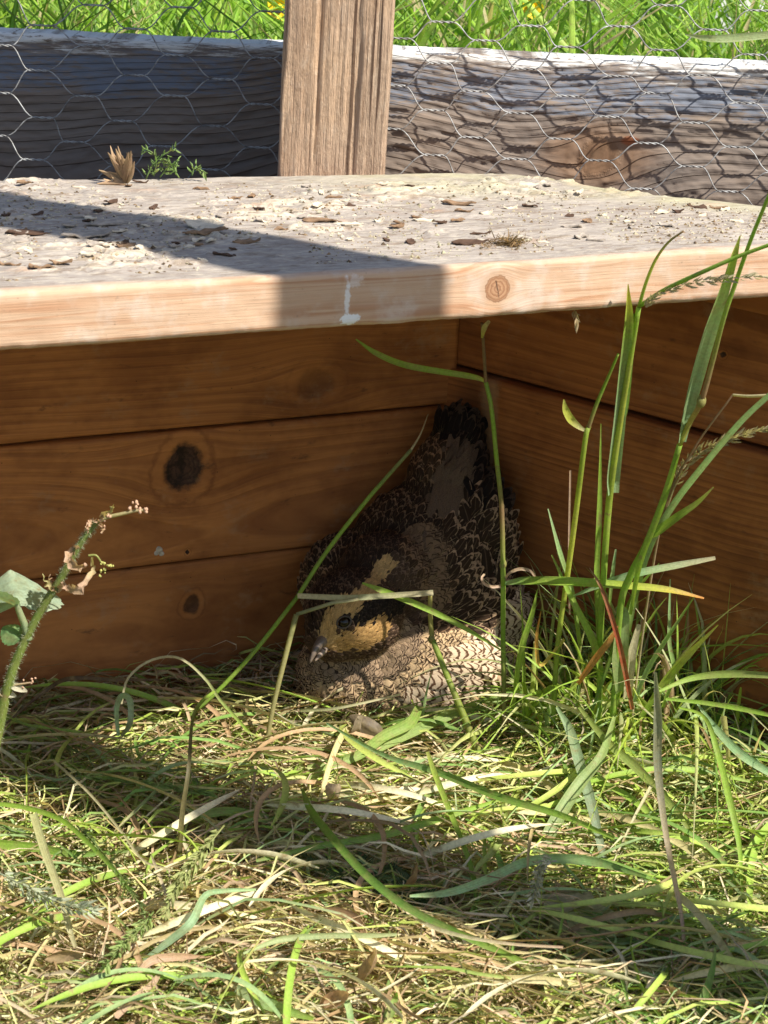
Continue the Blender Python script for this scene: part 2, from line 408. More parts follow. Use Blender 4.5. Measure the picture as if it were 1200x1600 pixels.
fib = t.noise(t.vec(t.ma('MULTIPLY', u, 40.), t.ma('MULTIPLY', vv, 900.), t.ma('MULTIPLY', wwp, 1500.)), 1, 3, .6)
cf = t.mix(t.ma('MULTIPLY', lw, t.step(gl, .35, .65, .12, .7)), (.56, .375, .25), (.40, .18, .085))
cf = t.mix(t.step(fib, .4, .75, 0, .3), cf, (.42, .28, .17))
blotch = t.noise(P3, 55, 5, .6)
cf = t.mix(t.step(blotch, .48, .68, 0, .55), cf, (.60, .51, .43))
dirt = t.noise(P3, 420, 4, .65)
cf = t.mix(t.step(dirt, .62, .75, 0, .5), cf, (.22, .15, .10))
knn = t.ma('ADD', kd0, t.ma('MULTIPLY', t.ma('SUBTRACT', t.noise(P3, 600, 3), .5), .35))
kcol = t.mix(t.step(t.ma('FRACT', t.ma('MULTIPLY', knn, 3.5)), .2, .9), (.44, .25, .14), (.30, .15, .08))
kcol = t.mix(t.step(knn, .8, 1.0, 0, .6), kcol, (.14, .07, .04))
crx = t.ma('ABSOLUTE', t.ma('ADD', t.ma('SUBTRACT', u, ku), t.ma('MULTIPLY', t.ma('SUBTRACT', ww, kw), .25)))
cry = t.ma('ABSOLUTE', t.ma('ADD', t.ma('SUBTRACT', ww, kw), t.ma('MULTIPLY', t.ma('SUBTRACT', u, ku), .5)))
crk = t.ma('MULTIPLY', t.ma('MAXIMUM', t.step(crx, .00045, .0002), t.ma('MULTIPLY', t.step(cry, .0004, .00018), .25)), t.step(knn, .75, .5))
kcol = t.mix(t.ma('MULTIPLY', crk, t.step(t.noise(P3, 900, 2), .3, .55, .1, .8)), kcol, (.06, .03, .02))
cf = t.mix(t.step(knn, 1.7, 1.0, 0, .5), cf, (.45, .26, .14))
cf = t.mix(t.step(knn, 1.03, .95), cf, kcol)
# bird dropping splash
du0, _ = rc(onz(541, 420, ROOF_Z)); du0 += 21*1.37
w1 = t.ma('MULTIPLY', t.ma('SUBTRACT', t.noise(P3, 420, 5, .7), .5), 2.0)
sp1 = t.ma('ADD', ell(du0+.0005, .0028, .0040, .0022), w1); sp2 = t.ma('ADD', ell(du0-.0008, .011, .0013, .0085), w1)
sp3 = t.ma('ADD', ell(du0+.002, .0165, .0045, .0028), t.ma('MULTIPLY', w1, 1.6))
spl = t.ma('MAXIMUM', t.ma('MAXIMUM', t.step(sp1, 1.0, .75, 0, .95), t.step(sp2, 1.0, .5, 0, .75)), t.step(sp3, 1., .3, 0, .35))
cf = t.mix(spl, cf, (.80, .80, .80))
# weathered top
a1 = t.noise(t.vec(t.ma('MULTIPLY', u, 30.), t.ma('MULTIPLY', vv, 55.), 0.), 1, 6, .62)
a2 = t.noise(t.vec(t.ma('MULTIPLY', u, 160.), t.ma('MULTIPLY', vv, 420.), 0.), 1, 4, .62)
a3 = t.noise(t.vec(t.ma('MULTIPLY', u, 20.), t.ma('MULTIPLY', vv, 700.), 3.), 1, 3, .6)
ct = t.mix(t.step(a1, .35, .65), (.29, .25, .215), (.42, .365, .31))
ct = t.mix(t.step(a3, .42, .66, 0, .6), ct, (.24, .195, .165))
ct = t.mix(t.step(a2, .50, .66, 0, .6), ct, (.54, .47, .36))
flk = t.ma('MULTIPLY', t.step(t.ma('ADD', dsp, t.ma('MULTIPLY', a2, .001)), .0011, .0017), .75)
ct = t.mix(t.ma('MULTIPLY', flk, .8), ct, t.mix(t.step(a2, .35, .6), (.48, .37, .24), (.62, .54, .42)))
ct = t.mix(t.step(a2, .40, .32, 0, .75), ct, (.15, .09, .05))
ct = t.mix(t.step(t.noise(t.vec(t.ma('MULTIPLY', u, 45.), t.ma('MULTIPLY', vv, 130.), 11.), 1, 6, .72), .52, .62, 0, .65), ct, (.19, .135, .09))
moss = t.noise(t.vec(t.ma('MULTIPLY', u, 22.), t.ma('MULTIPLY', vv, 22.), 7.), 1, 4)
muf = t.ma('MULTIPLY', t.step(t.at('vr'), .5, .95), t.step(u, 21*1.37+.38, 21*1.37+.52))
ct = t.mix(t.ma('MULTIPLY', t.ma('MULTIPLY', muf, t.step(moss, .3, .6)), .65), ct, (.46, .43, .24))
isf = t.step(t.ma('ADD', ww, t.ma('MULTIPLY', t.ma('SUBTRACT', a1, .5), .004)), ROOF_T-.0014, ROOF_T-.0002)
frontedge = t.step(t.ma('ADD', vv, t.ma('MULTIPLY', t.ma('SUBTRACT', a1, .5), .012)), .006, .001)
c = t.mix(t.ma('MULTIPLY', isf, t.ma('SUBTRACT', 1.0, t.ma('MULTIPLY', frontedge, .7))), cf, ct)
h = t.ma('ADD', t.ma('MULTIPLY', a2, t.ma('MULTIPLY', isf, 1.4)), t.ma('ADD', t.ma('MULTIPLY', fib, .35), t.ma('MULTIPLY', a3, .4)))
M_ROOF = t.done(t.pbr(c, .78, t.bump(h, .6, .0009), .2))
roof = plank('roof_board', RL, .2, ROOF_T, M_ROOF, None, frame(RO+UPV*(ROOF_Z-ROOF_T), DF, NF, UPV),
             nx=700, nv=230, nt=16, r=.0022, seed=21, disp=roof_disp, outline=roof_outline)
tag(roof, 'thick weathered wooden board with flaking top and pale front edge lying over the shelter', 'board')

# ------------------------------------------------------------------ post, rear plank
def fibres(t, c, h, u, v, w_):
    a = t.noise(t.vec(t.ma('MULTIPLY', u, 30.), t.ma('MULTIPLY', v, 900.), t.ma('MULTIPLY', w_, 900.)), 1, 4, .7)
    b = t.noise(t.vec(t.ma('MULTIPLY', u, 120.), t.ma('MULTIPLY', v, 300.), t.ma('MULTIPLY', w_, 300.)), 1, 4, .7)
    c = t.mix(t.step(a, .52, .68, 0, .55), c, (.20, .11, .06)); c = t.mix(t.step(b, .52, .70, 0, .6), c, (.60, .46, .33))
    k = t.noise(t.vec(t.ma('MULTIPLY', u, 5.), t.ma('MULTIPLY', v, 260.), t.ma('MULTIPLY', w_, 260.)), 1, 2, .5)
    c = t.mix(t.step(k, .68, .72, 0, .85), c, (.06, .03, .018))
    return c, t.ma('ADD', h, t.ma('SUBTRACT', b, t.ma('MULTIPLY', a, 1.5)))
M_POST = wood('rough_post_wood', (.68, .46, .28), (.33, .19, .10), .0026, .75, weather=.3, wcol=(.60, .50, .41), bump=1.6, fine=.45, extra=fibres)
def post_disp(X, V, Wn, NV, NW, ring, kn):
    a = fbm(np.stack([X*14, V*520, Wn*520], -1), 4, 61, .75)
    b = fbm(np.stack([X*22, V*1300, Wn*1300], -1), 2, 62, .6)
    crack = -.0012*sst(.38, .55, fbm(np.stack([X*7, V*240, Wn*240], -1), 3, 63))
    return .0007*a+.0003*b+crack
pL = at(433, 272, .992); pR = at(600, 270, .992)
PWD = np.linalg.norm((pR-pL)[:2]); lean = at(445, 0, .992)-pL; lean = np.array([lean[0]/lean[2]*1.0, 0.0, 1.0]); lean /= np.linalg.norm(lean)
post = plank('wooden_post', 1.5, PWD, .075, M_POST, None,
             frame(np.array([pL[0], .992+.075, 0])+lean*-.0, lean, np.array([1.0, 0, -lean[0]]), np.array([0, -1.0, 0])),
             nx=900, nv=54, nt=44, r=.002, seed=2, disp=post_disp, pith=(.5, -1.6))
# the frame above: local x up, local y right, local z towards the camera
post.location = (-(pL[2])*lean[0]/lean[2], 0, 0)
tag(post, 'rough sawn brown wooden post standing upright behind the weathered board', 'post')

def paint(t, c, h, u, v, w_):
    vr = t.at('vr'); tp = t.at('top')
    n = t.noise(t.vec(t.ma('MULTIPLY', u, 30.), t.ma('MULTIPLY', v, 260.), 0.), 1, 5, .7)
    big = t.noise(t.vec(t.ma('MULTIPLY', u, 11.), 0., 0.), 1, 2)
    band = t.ma('ADD', vr, t.ma('MULTIPLY', t.ma('SUBTRACT', n, .5), .30))
    blue = t.ma('MULTIPLY', t.step(band, .80, .84), t.step(band, .96, .92))
    n2 = t.noise(t.vec(t.ma('MULTIPLY', u, 150.), t.ma('MULTIPLY', v, 900.), 0.), 1, 4, .6)
    blue = t.ma('MULTIPLY', blue, t.step(t.ma('ADD', n2, big), .85, 1.05))
    c = t.mix(t.ma('MULTIPLY', blue, .5), c, (.13, .20, .30))
    wh = t.ma('MULTIPLY', t.step(band, .95, 1.0), t.step(n2, .35, .45))
    c = t.mix(t.ma('MULTIPLY', wh, .9), c, (.72, .72, .70))
    # warm brown bare patch round the big knot
    ux = t.ma('DIVIDE', t.ma('SUBTRACT', u, KNU), .022); vx = t.ma('DIVIDE', t.ma('SUBTRACT', v, KNV), .013)
    dd = t.ma('ADD', t.ma('SQRT', t.ma('ADD', t.ma('MULTIPLY', ux, ux), t.ma('MULTIPLY', vx, vx))), t.ma('MULTIPLY', t.ma('SUBTRACT', n, .5), 1.2))
    c = t.mix(t.step(dd, 1.7, .7, 0, .7), c, (.26, .155, .09))
    ox = t.ma('DIVIDE', t.ma('SUBTRACT', u, KNU+.015), .0042); oy = t.ma('DIVIDE', t.ma('SUBTRACT', v, KNV+.0085), .0022)
    od = t.ma('ADD', t.ma('SQRT', t.ma('ADD', t.ma('MULTIPLY', ox, ox), t.ma('MULTIPLY', oy, oy))), t.ma('MULTIPLY', t.ma('SUBTRACT', n2, .5), 1.2))
    c = t.mix(t.step(od, 1.3, .7, 0, .85), c, (.28, .085, .03))
    return c, h
RPX0 = -.60; RPH = .14; RPY = 1.0835; RPZ = .2860-RPH
q = at(935, 245, RPY); KNU = (q[0]-RPX0)+7*1.37; KNV = q[2]-RPZ
M_RPL = wood('weathered_fence_board_wood', (.24, .180, .135), (.075, .052, .038), .0022, .75, weather=.35, wcol=(.29, .26, .24), bump=1.6, fine=.35, extra=paint, knotc=(.12, .07, .04), rough=.85)
def rp_disp(X, V, Wn, NV, NW, ring, kn):
    ridge = fbm(np.stack([X*60, ring*520, X*0+2], -1), 3, 71, .6)
    r2 = fbm(np.stack([X*170, ring*1100, X*0], -1), 3, 72, .6)
    r3 = fbm(np.stack([X*16, V*60, X*0], -1), 2, 73)
    return (.0010*ridge+.0008*r2+.0012*r3)*np.clip(.3+NW+.3*NV, 0, 1) - .001*np.clip(1.2-kn, 0, 1)*(NW > .5)
rear_b = plank('edging_board', 1.25, RPH, .026, M_RPL, None, frame(np.array([RPX0, RPY+.026, RPZ]), np.array([1.0, 0, 0]), UPV, np.array([0, -1.0, 0])),
               nx=1250, nv=150, nt=10, r=.003, seed=7, knots=[(q[0]-RPX0, q[2]-RPZ, .010)], disp=rp_disp, pith=(.35, -2.2), ringwander=.010)
tag(rear_b, 'long grey weathered plank with traces of blue and white paint behind the chicken wire', 'plank')
rear_b2 = plank('edging_board', 1.25, .135, .026, M_RPL, None, frame(np.array([RPX0, RPY+.026, .005]), np.array([1.0, 0, 0]), UPV, np.array([0, -1.0, 0])),
                nx=300, nv=40, nt=5, r=.003, seed=9, disp=rp_disp, pith=(.35, -2.2), ringwander=.012)
tag(rear_b2, 'lower grey plank under the painted plank, hidden behind the shelter', 'plank')

# post in front to the right of the view whose shadow crosses the board
sd = np.array([math.cos(SUN_AZ), math.sin(SUN_AZ), 0])
pm = onz(550, 419, ROOF_Z); pm[2] = 0
PC = pm + sd*.46
perp = np.array([-sd[1], sd[0], 0]); pa = onz(418, 428, ROOF_Z); pb = onz(682, 412, ROOF_Z)
wid = abs(np.dot(pb-pa, perp))
post2 = plank('wooden_post', 1.7, wid, .045, M_POST, None, frame(PC - perp*wid/2 - sd*.0225, UPV, perp, np.cross(UPV, perp)),
              nx=260, nv=20, nt=16, r=.002, seed=4, disp=post_disp)
tag(post2, 'rough wooden post right of the view throwing its shadow across the board', 'post')

# ------------------------------------------------------------------ tubes and ribbons
def tubes(name, paths, radii, mat, parent=None, cols=None, sides=6, close=True):
    """paths: list of (K,3) arrays, radii: list of scalars/arrays"""
    VV, QQ, CC = [], [], []; off = 0
    TT = []
    for i, P in enumerate(paths):
        P = np.asarray(P, float); K = len(P); R = np.broadcast_to(np.asarray(radii[i], float), (K,))
        Tn = np.gradient(P, axis=0); Tn /= np.linalg.norm(Tn, axis=1, keepdims=True)+1e-12
        ref = np.array([0.13, .31, .94]) if abs(Tn[0, 2]) < .8 else np.array([.95, .2, .1])
        s = np.cross(Tn, ref); s /= np.linalg.norm(s, axis=1, keepdims=True)+1e-12; b = np.cross(Tn, s)
        a = np.arange(sides)*2*PI/sides
        ringp = P[:, None, :] + R[:, None, None]*(np.cos(a)[None, :, None]*s[:, None, :]+np.sin(a)[None, :, None]*b[:, None, :])
        VV.append(ringp.reshape(-1, 3)); idx = off+np.arange(K*sides).reshape(K, sides)
        A = idx[:-1]; B = idx[1:]
        QQ.append(np.stack([A, np.roll(A, -1, 1), np.roll(B, -1, 1), B], -1).reshape(-1, 4))
        n = K*sides; VV.append(P[[0, -1]])
        TT.append(np.stack([np.full(sides, off+n), np.roll(idx[0], -1), idx[0]], 1)); TT.append(np.stack([np.full(sides, off+n+1), idx[-1], np.roll(idx[-1], -1)], 1))
        if cols is not None:
            c = np.asarray(cols[i], float); c = np.broadcast_to(c, (K, 3)) if c.ndim == 1 else c
            CC.append(np.repeat(c, sides, 0)); CC.append(c[[0, -1]])
        off += n+2
    me = np_mesh(name, np.vstack(VV), np.vstack(QQ), np.vstack(TT))
    if cols is not None: attr_c(me, 'Col', np.vstack(CC))
    return link(name, me, parent, mat)

def ribbon_data(P, Wd, side, col, fold=.25):
    """P (N,K,3) Wd (N,K) side (N,K,3) col (N,K,3) -> verts, quads, cols : three columns per ribbon, folded"""
    N, K, _ = P.shape
    Tn = np.gradient(P, axis=1); Tn /= np.linalg.norm(Tn, axis=2, keepdims=True)+1e-12
    s = side - Tn*np.sum(side*Tn, 2, keepdims=True); s /= np.linalg.norm(s, axis=2, keepdims=True)+1e-12
    n = np.cross(Tn, s)
    L = P - s*Wd[..., None]*.5 + n*Wd[..., None]*fold; R = P + s*Wd[..., None]*.5 + n*Wd[..., None]*fold
    V = np.stack([L, P, R], 2).reshape(-1, 3)
    i = np.arange(N*K*3).reshape(N, K, 3)
    q1 = np.stack([i[:, :-1, 0], i[:, 1:, 0], i[:, 1:, 1], i[:, :-1, 1]], -1).reshape(-1, 4)
    q2 = np.stack([i[:, :-1, 1], i[:, 1:, 1], i[:, 1:, 2], i[:, :-1, 2]], -1).reshape(-1, 4)
    C = np.repeat(col[:, :, None, :], 3, 2).copy(); C[:, :, 1] *= 1.12
    return V, np.vstack([q1, q2]), C.reshape(-1, 3)
def ribbons(name, P, Wd, side, col, mat, parent=None, fold=.25):
    V, Q, C = ribbon_data(P, Wd, side, col, fold)
    me = np_mesh(name, V, Q); attr_c(me, 'Col', C); attr_f(me, 'ru', np.tile([-1, 0, 1.], len(V)//3))
    return link(name, me, parent, mat)

# colours of grass
GREEN = np.array([[.28, .43, .06], [.38, .51, .08], [.17, .31, .06], [.46, .54, .12], [.30, .43, .18]])
STRAW = np.array([[.66, .56, .28], [.58, .44, .21], [.80, .72, .47], [.50, .32, .18], [.68, .48, .32], [.38, .24, .13], [.62, .62, .24], [.70, .68, .30], [.74, .60, .42]])
rng = np.random.default_rng(12)

def hay(name, n, xr, yr, K, lr, wr, pg, seed, zr=(.0, .02), mat=None, up=0.0, mask=None, arch=.012):
    g = np.random.default_rng(seed)
    cx = g.uniform(*xr, n); cy = g.uniform(*yr, n)
    if mask is not None:
        k = mask(cx, cy, g); cx = cx[k]; cy = cy[k]; n = len(cx)
    L = g.uniform(*lr, n)*g.uniform(.6, 1.1, n); yaw = g.normal(0, .75, n) + np.where(g.random(n) < .25, PI/2, 0)
    curv = g.normal(0, 1.4, n)*np.minimum(1, .08/L) ; tt = np.linspace(-.5, .5, K)
    bend = np.where(g.random(n) < .35, g.normal(0, 1.0, n), 0.0); bp = g.uniform(-.3, .3, n)
    ang = yaw[:, None] + curv[:, None]*tt + sst(-.06, .06, tt[None]-bp[:, None])*bend[:, None]
    st = (L/(K-1))[:, None]
    x = cx[:, None]+np.cumsum(np.cos(ang)*st, 1)-np.cos(yaw)[:, None]*L[:, None]/2
    y = cy[:, None]+np.cumsum(np.sin(ang)*st, 1)-np.sin(yaw)[:, None]*L[:, None]/2
    z0 = zr[0]+(zr[1]-zr[0])*g.random(n)**1.5
    tilt = g.normal(0, .07+up, n)
    ar = np.abs(g.normal(0, arch, n))
    z = mound(x, y) + z0[:, None] + tilt[:, None]*tt*L[:, None] + ar[:, None]*(np.cos(tt*PI))[None]*(L/.08)[:, None] + .0012*g.normal(0, 1, (n, K))
    z = np.maximum(z, mound(x, y)+.0005)
    P = np.stack([x, y, z], -1)
    # keep in front of the walls
    for nrm, lim in ((NB, .004), (NS, .006)):
        dist = (P-C0)@nrm; dd = np.maximum(0, lim-dist); P = P+dd[..., None]*nrm
    Wd = g.uniform(*wr, n)[:, None]*np.clip(1.25-np.abs(tt[None]*2.2)**3*.8, .15, 1)
    Wd[:, -1] *= .3
    tw = g.normal(0, .8, n)[:, None] + g.normal(0, 1.6, n)[:, None]*tt
    side = np.stack([-np.sin(ang)*np.cos(tw), np.cos(ang)*np.cos(tw), np.sin(tw)], -1)
    isg = g.random(n) < (pg(cx, cy) if callable(pg) else pg)
    base = np.where(isg[:, None], GREEN[g.integers(0, len(GREEN), n)], STRAW[g.integers(0, len(STRAW), n)])
    base = base*g.uniform(.6, 1.35, (n, 1))
    tip = np.where(g.random((n, 1)) < .5, base, STRAW[g.integers(0, len(STRAW), n)])
    f = (np.abs(tt)*2)[None, :, None]**3
    col = base[:, None]*(1-f)+tip[:, None]*f
    return P, Wd, side, col
def hay_obj(name, label, cat, mat, *a, **k):
    o = ribbons(name, *hay(name, *a, **k), mat)
    tag(o, label, cat, kind='stuff'); return o
def gprob(x, y):
    return np.clip(.33 - .22*sst(.76, .68, y)*sst(.12, .0, x) + .35*sst(0, .12, x)+.2*sst(.80, .72, y)*fbm(np.stack([x*14, y*14, x*0], -1), 2, 3) + .25*fbm(np.stack([x*10, y*10, x*0+5], -1), 2, 8), .05, .9)
inside = lambda x, y, g: ((np.stack([x, y, x*0], -1)-C0)@NB > .003) & ((np.stack([x, y, x*0], -1)-C0)@NS > .003)
hay_obj('hay', 'matted bed of fine dry hay and cut grass covering the ground in front of the shelter', 'hay', M_HAY,
        21000, (-.25, .25), (.57, .98), 8, (.025, .09), (.0004, .0015), gprob, 101, zr=(0, .021), mask=inside, arch=.004, up=.07)
hay_obj('hay', 'loose upper layer of longer curling hay stalks lying on the matted bed', 'hay', M_HAY,
        1700, (-.24, .24), (.58, .97), 14, (.05, .12), (.0005, .0011), gprob, 102, zr=(.008, .016), mask=inside, arch=.005, up=.01)
hay_obj('hay', 'sparser trodden hay further from the shelter beyond the edges of the view', 'hay', M_HAY,
        6000, (-.8, .8), (.1, .98), 7, (.05, .14), (.0015, .004), .4, 103, zr=(0, .012), mask=lambda x, y, g: inside(x, y, g) & ~((abs(x) < .24) & (y > .55)))

# ------------------------------------------------------------------ meadow behind
def meadow(n, xr, yr, hr, wr, seed, K=7):
    g = np.random.default_rng(seed)
    y = yr[0]+(yr[1]-yr[0])*g.random(n)**1.3; x = g.uniform(-1, 1, n)*(xr*y/1.1)
    h = g.uniform(*hr, n); yaw = g.uniform(0, 2*PI, n); lean_ = np.abs(g.normal(.12, .16, n)); tt = np.linspace(0, 1, K)
    out = (lean_*h)[:, None]*tt+(g.uniform(0, .5, n)*h)[:, None]*tt**3
    P = np.stack([x[:, None]+np.cos(yaw)[:, None]*out, y[:, None]+np.sin(yaw)[:, None]*out, h[:, None]*(tt-.18*tt**3)[None]], -1)
    P[..., 1] = np.maximum(P[..., 1], 1.125)
    Wd = g.uniform(*wr, n)[:, None]*np.clip(1.1-tt**2.5, .05, 1)
    tw = g.uniform(0, PI, n); side = np.stack([np.cos(tw), np.sin(tw), tw*0], -1)[:, None].repeat(K, 1)
    G = np.array([[.25, .46, .04], [.33, .56, .05], [.17, .34, .03], [.40, .58, .09], [.12, .26, .03]])
    base = G[g.integers(0, 5, n)]*g.uniform(.8, 1.2, (n, 1)); dry = g.random(n) < .08
    base = np.where(dry[:, None], np.array([.5, .42, .22]), base)
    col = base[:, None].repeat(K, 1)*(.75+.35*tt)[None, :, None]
    return P, Wd, side, col
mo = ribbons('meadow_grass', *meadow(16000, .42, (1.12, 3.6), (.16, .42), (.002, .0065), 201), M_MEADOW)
tag(mo, 'bright green sunlit meadow grass growing beyond the painted plank', 'grass', kind='stuff')
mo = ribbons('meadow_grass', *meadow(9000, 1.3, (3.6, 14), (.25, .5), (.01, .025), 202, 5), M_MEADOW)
tag(mo, 'far meadow grass running on behind the near green blades', 'grass', kind='stuff')
# pale gravel track at the right, beyond the near grass
M_GRAV = plain('pale_gravel', (.55, .54, .52), .9, .1, 40, .5, .8)

# ------------------------------------------------------------------ chicken wire
t = NT('galvanised_wire'); o_ = t.n('TexCoord').outputs['Object']
wc = t.mix(t.step(t.noise(o_, 220, 3), .4, .65), (.42, .42, .41), (.20, .19, .18))
M_WIRE = t.done(t.pbr(wc, .6, None, .3, Metallic=.15))
def chicken_wire():
    A, RW, Y0, R = .0427, .01107, 1.0722, .00034
    g = np.random.default_rng(5)
    o0 = at(203, 116, Y0); NI, NJ = 24, 30
    def node(i, j):
        k = np.random.default_rng((i+60)*1000+(j+60)); jx, jz, jy = k.normal(0, .0012), k.normal(0, .0008), k.normal(0, .0008)
        return np.array([o0[0]+(i+(.5 if j % 2 else 0))*A+jx+.0008*j, Y0+jy+.0015*math.sin(i*.9+j*.5), o0[2]+j*RW+jz])
    paths, rad = [], []; h = .0050
    for i in range(-8, 10):
        for j in range(-22, 26):
            n = node(i, j); l = n-[h, 0, 0]; r = n+[h, 0, 0]
            tt = np.linspace(0, 1, 15)
            for ph in (0, PI):          # the twist: two strands
                p = l[None]*(1-tt)[:, None]+r[None]*tt[:, None]
                p = p + np.stack([0*tt, np.cos(tt*PI*3+ph)*R, np.sin(tt*PI*3+ph)*R], -1)
                paths.append(p); rad.append(R*.9)
            for dj in (1, -1):
                m = node(i+(1 if j % 2 else 0), j+dj)-[h, 0, 0]
                s_ = np.linspace(0, 1, 7); p = r[None]*(1-s_)[:, None]+m[None]*s_[:, None]
                bow = np.sin(s_*2*PI)*.0010*dj
                p = p+np.stack([0*s_, 0*s_, -bow], -1); paths.append(p); rad.append(R)
    o = tubes('chicken_wire', paths, rad, M_WIRE, sides=5)
    tag(o, 'galvanised hexagonal chicken wire stretched in front of the painted plank', 'wire mesh')
chicken_wire()

# ------------------------------------------------------------------ quail
def px_m(npx, Y=.93): return npx*Y/math.cos(PITCH)/F_PX
bird = empty('quail', tuple(at(650, 1120, .92)*np.array([1, 1, 0])))
tag(bird, 'speckled brown quail with buff face stripes crouching in the shelter corner', 'bird')
def blob(parts, voxel=.0022, smooth=6):
    import bmesh
    bm = bmesh.new()
    for (c, r, rot) in parts:
        m = Matrix.Translation(Vector(c)) @ rot.to_4x4() @ Matrix.Diagonal((*r, 1))
        bmesh.ops.create_icosphere(bm, subdivisions=4, radius=1, matrix=m)
    me = bpy.data.meshes.new('tmp'); bm.to_mesh(me); bm.free()
    o = bpy.data.objects.new('tmp', me); COL.objects.link(o)
    md = o.modifiers.new('r', 'REMESH'); md.mode = 'VOXEL'; md.voxel_size = voxel
    sm = o.modifiers.new('s', 'SMOOTH'); sm.factor = .6; sm.iterations = smooth
    dg = bpy.context.evaluated_depsgraph_get(); ev = o.evaluated_get(dg)
    res = bpy.data.meshes.new_from_object(ev); bpy.data.objects.remove(o)
    return res
def rotv(ax, az):   # orientation whose local z follows direction
    d = Vector(ax).normalized(); return d.to_track_quat('Z', 'Y').to_matrix()
I3 = Matrix.Identity(3)
def E_(x, y, Y, rx, ry, rz, rot=I3): return (at(x, y, Y), (px_m(rx), px_m(ry), px_m(rz)), rot)
upc = rotv(at(705, 700, .975)-at(650, 950, .935), 0)
parts = [
    E_(648, 1026, .938, 164, 152, 122),              # belly
    E_(700, 985, .945, 122, 120, 140),               # right flank
    E_(558, 1056, .920, 94, 92, 90),                 # breast
    E_(655, 900, .950, 128, 110, 150, upc),          # back
    E_(552, 915, .950, 84, 76, 84),                 # left shoulder
    E_(745, 880, .957, 62, 80, 140),                 # right wing
    E_(695, 775, .965, 66, 70, 110, upc),            # rump
    E_(712, 700, .975, 42, 40, 50),                  # tail
    E_(552, 958, .905, 74, 78, 66),                  # head
    E_(520, 992, .898, 40, 45, 38),                  # face
    E_(600, 905, .925, 72, 70, 70),                  # nape
]
body_me = blob(parts)
body_me.polygons.foreach_set('use_smooth', np.ones(len(body_me.polygons), bool))
t = NT('down'); o_ = t.n('TexCoord').outputs['Object']
M_DOWN = t.done(t.pbr(t.mix(t.noise(o_, 700, 3), (.02, .012, .008), (.09, .06, .04)), .95, None, .05))
body = link('body', body_me, bird, M_DOWN)
bvh = BVHTree.FromPolygons([v.co.copy() for v in body_me.vertices], [tuple(p.vertices) for p in body_me.polygons])
def hit(x, y, fall=.93):
    d = Vector(ray(x, y)).normalized(); loc, nrm, _, _ = bvh.ray_cast(Vector(ORG), d)
    if loc is None:
        loc, nrm, _, _ = bvh.find_nearest(Vector(at(x, y, fall)))
    return np.array(loc), np.array(nrm)
def cap(p, pts):     # distance of points p (n,3) to polyline, radius-normalised
    best = np.full(len(p), 9.0)
    for (a, ra), (b, rb) in zip(pts[:-1], pts[1:]):
        ab = b-a; tt = np.clip(((p-a)@ab)/(ab@ab+1e-12), 0, 1)
        d = np.linalg.norm(p-(a+tt[:, None]*ab), axis=1)/(ra+(rb-ra)*tt); best = np.minimum(best, d)
    return best
def H(*l): return [(hit(x, y)[0], px_m(r, .90)) for x, y, r in l]
BROW = H((508, 998, 14), (520, 972, 18), (545, 945, 17), (572, 925, 15), (592, 896, 14), (605, 880, 12))
CHEEK = H((512, 1008, 12), (535, 1006, 18), (560, 1003, 24), (592, 985, 20))
MASK = H((536, 975, 10), (560, 966, 14), (590, 955, 20), (622, 948, 22))
CROWN = H((492, 985, 14), (505, 940, 26), (540, 900, 34), (590, 850, 38))
CHIN = H((500, 1035, 16), (540, 1040, 22), (600, 1030, 24), (630, 990, 20))
RUMP = H((712, 725, 26), (700, 770, 34), (690, 815, 20))
TAIL = H((715, 668, 60), (745, 720, 30), (765, 790, 30))
RWING = H((735, 800, 48), (745, 860, 62), (750, 940, 62))
LSHO = H((520, 850, 62), (580, 800, 60), (630, 740, 50))
NAPE = H((650, 860, 42), (665, 940, 34))
FLANK = H((660, 1085, 40), (720, 1060, 60), (780, 1010, 56), (805, 970, 40))
nose = at(487, 1030, .885)
eyeP, eyeN = hit(538, 972)
tailp = at(712, 650, .985)
# sample the skin
me = body_me; tv = []; 
me.calc_loop_triangles(); nv_ = len(me.vertices)
co = np.empty(nv_*3); me.vertices.foreach_get('co', co); co = co.reshape(-1, 3)
no = np.empty(nv_*3); me.vertices.foreach_get('normal', no); no = no.reshape(-1, 3)
tri = np.empty(len(me.loop_triangles)*3, np.int32); me.loop_triangles.foreach_get('vertices', tri); tri = tri.reshape(-1, 3)
ar = np.linalg.norm(np.cross(co[tri[:, 1]]-co[tri[:, 0]], co[tri[:, 2]]-co[tri[:, 0]]), axis=1)
g = np.random.default_rng(77)
NS_ = 80000; ti = g.choice(len(tri), NS_, p=ar/ar.sum()); r1, r2 = g.random(NS_), g.random(NS_)
k = r1+r2 > 1; r1[k] = 1-r1[k]; r2[k] = 1-r2[k]
Pt = co[tri[ti, 0]]*(1-r1-r2)[:, None]+co[tri[ti, 1]]*r1[:, None]+co[tri[ti, 2]]*r2[:, None]
Nt = no[tri[ti, 0]]*(1-r1-r2)[:, None]+no[tri[ti, 1]]*r1[:, None]+no[tri[ti, 2]]*r2[:, None]
Nt /= np.linalg.norm(Nt, axis=1, keepdims=True)
dist = {n: cap(Pt, v) for n, v in dict(brow=BROW, cheek=CHEEK, mask=MASK, crown=CROWN, chin=CHIN, rump=RUMP, tail=TAIL, rwing=RWING, lsho=LSHO, nape=NAPE, flank=FLANK).items()}
for kk in ('brow', 'cheek', 'mask'): dist[kk] = dist[kk] + .17*g.normal(0, 1, NS_)
for kk in ('rwing', 'lsho', 'nape', 'flank', 'rump', 'tail', 'chin', 'crown'): dist[kk] = dist[kk] + .13*g.normal(0, 1, NS_)
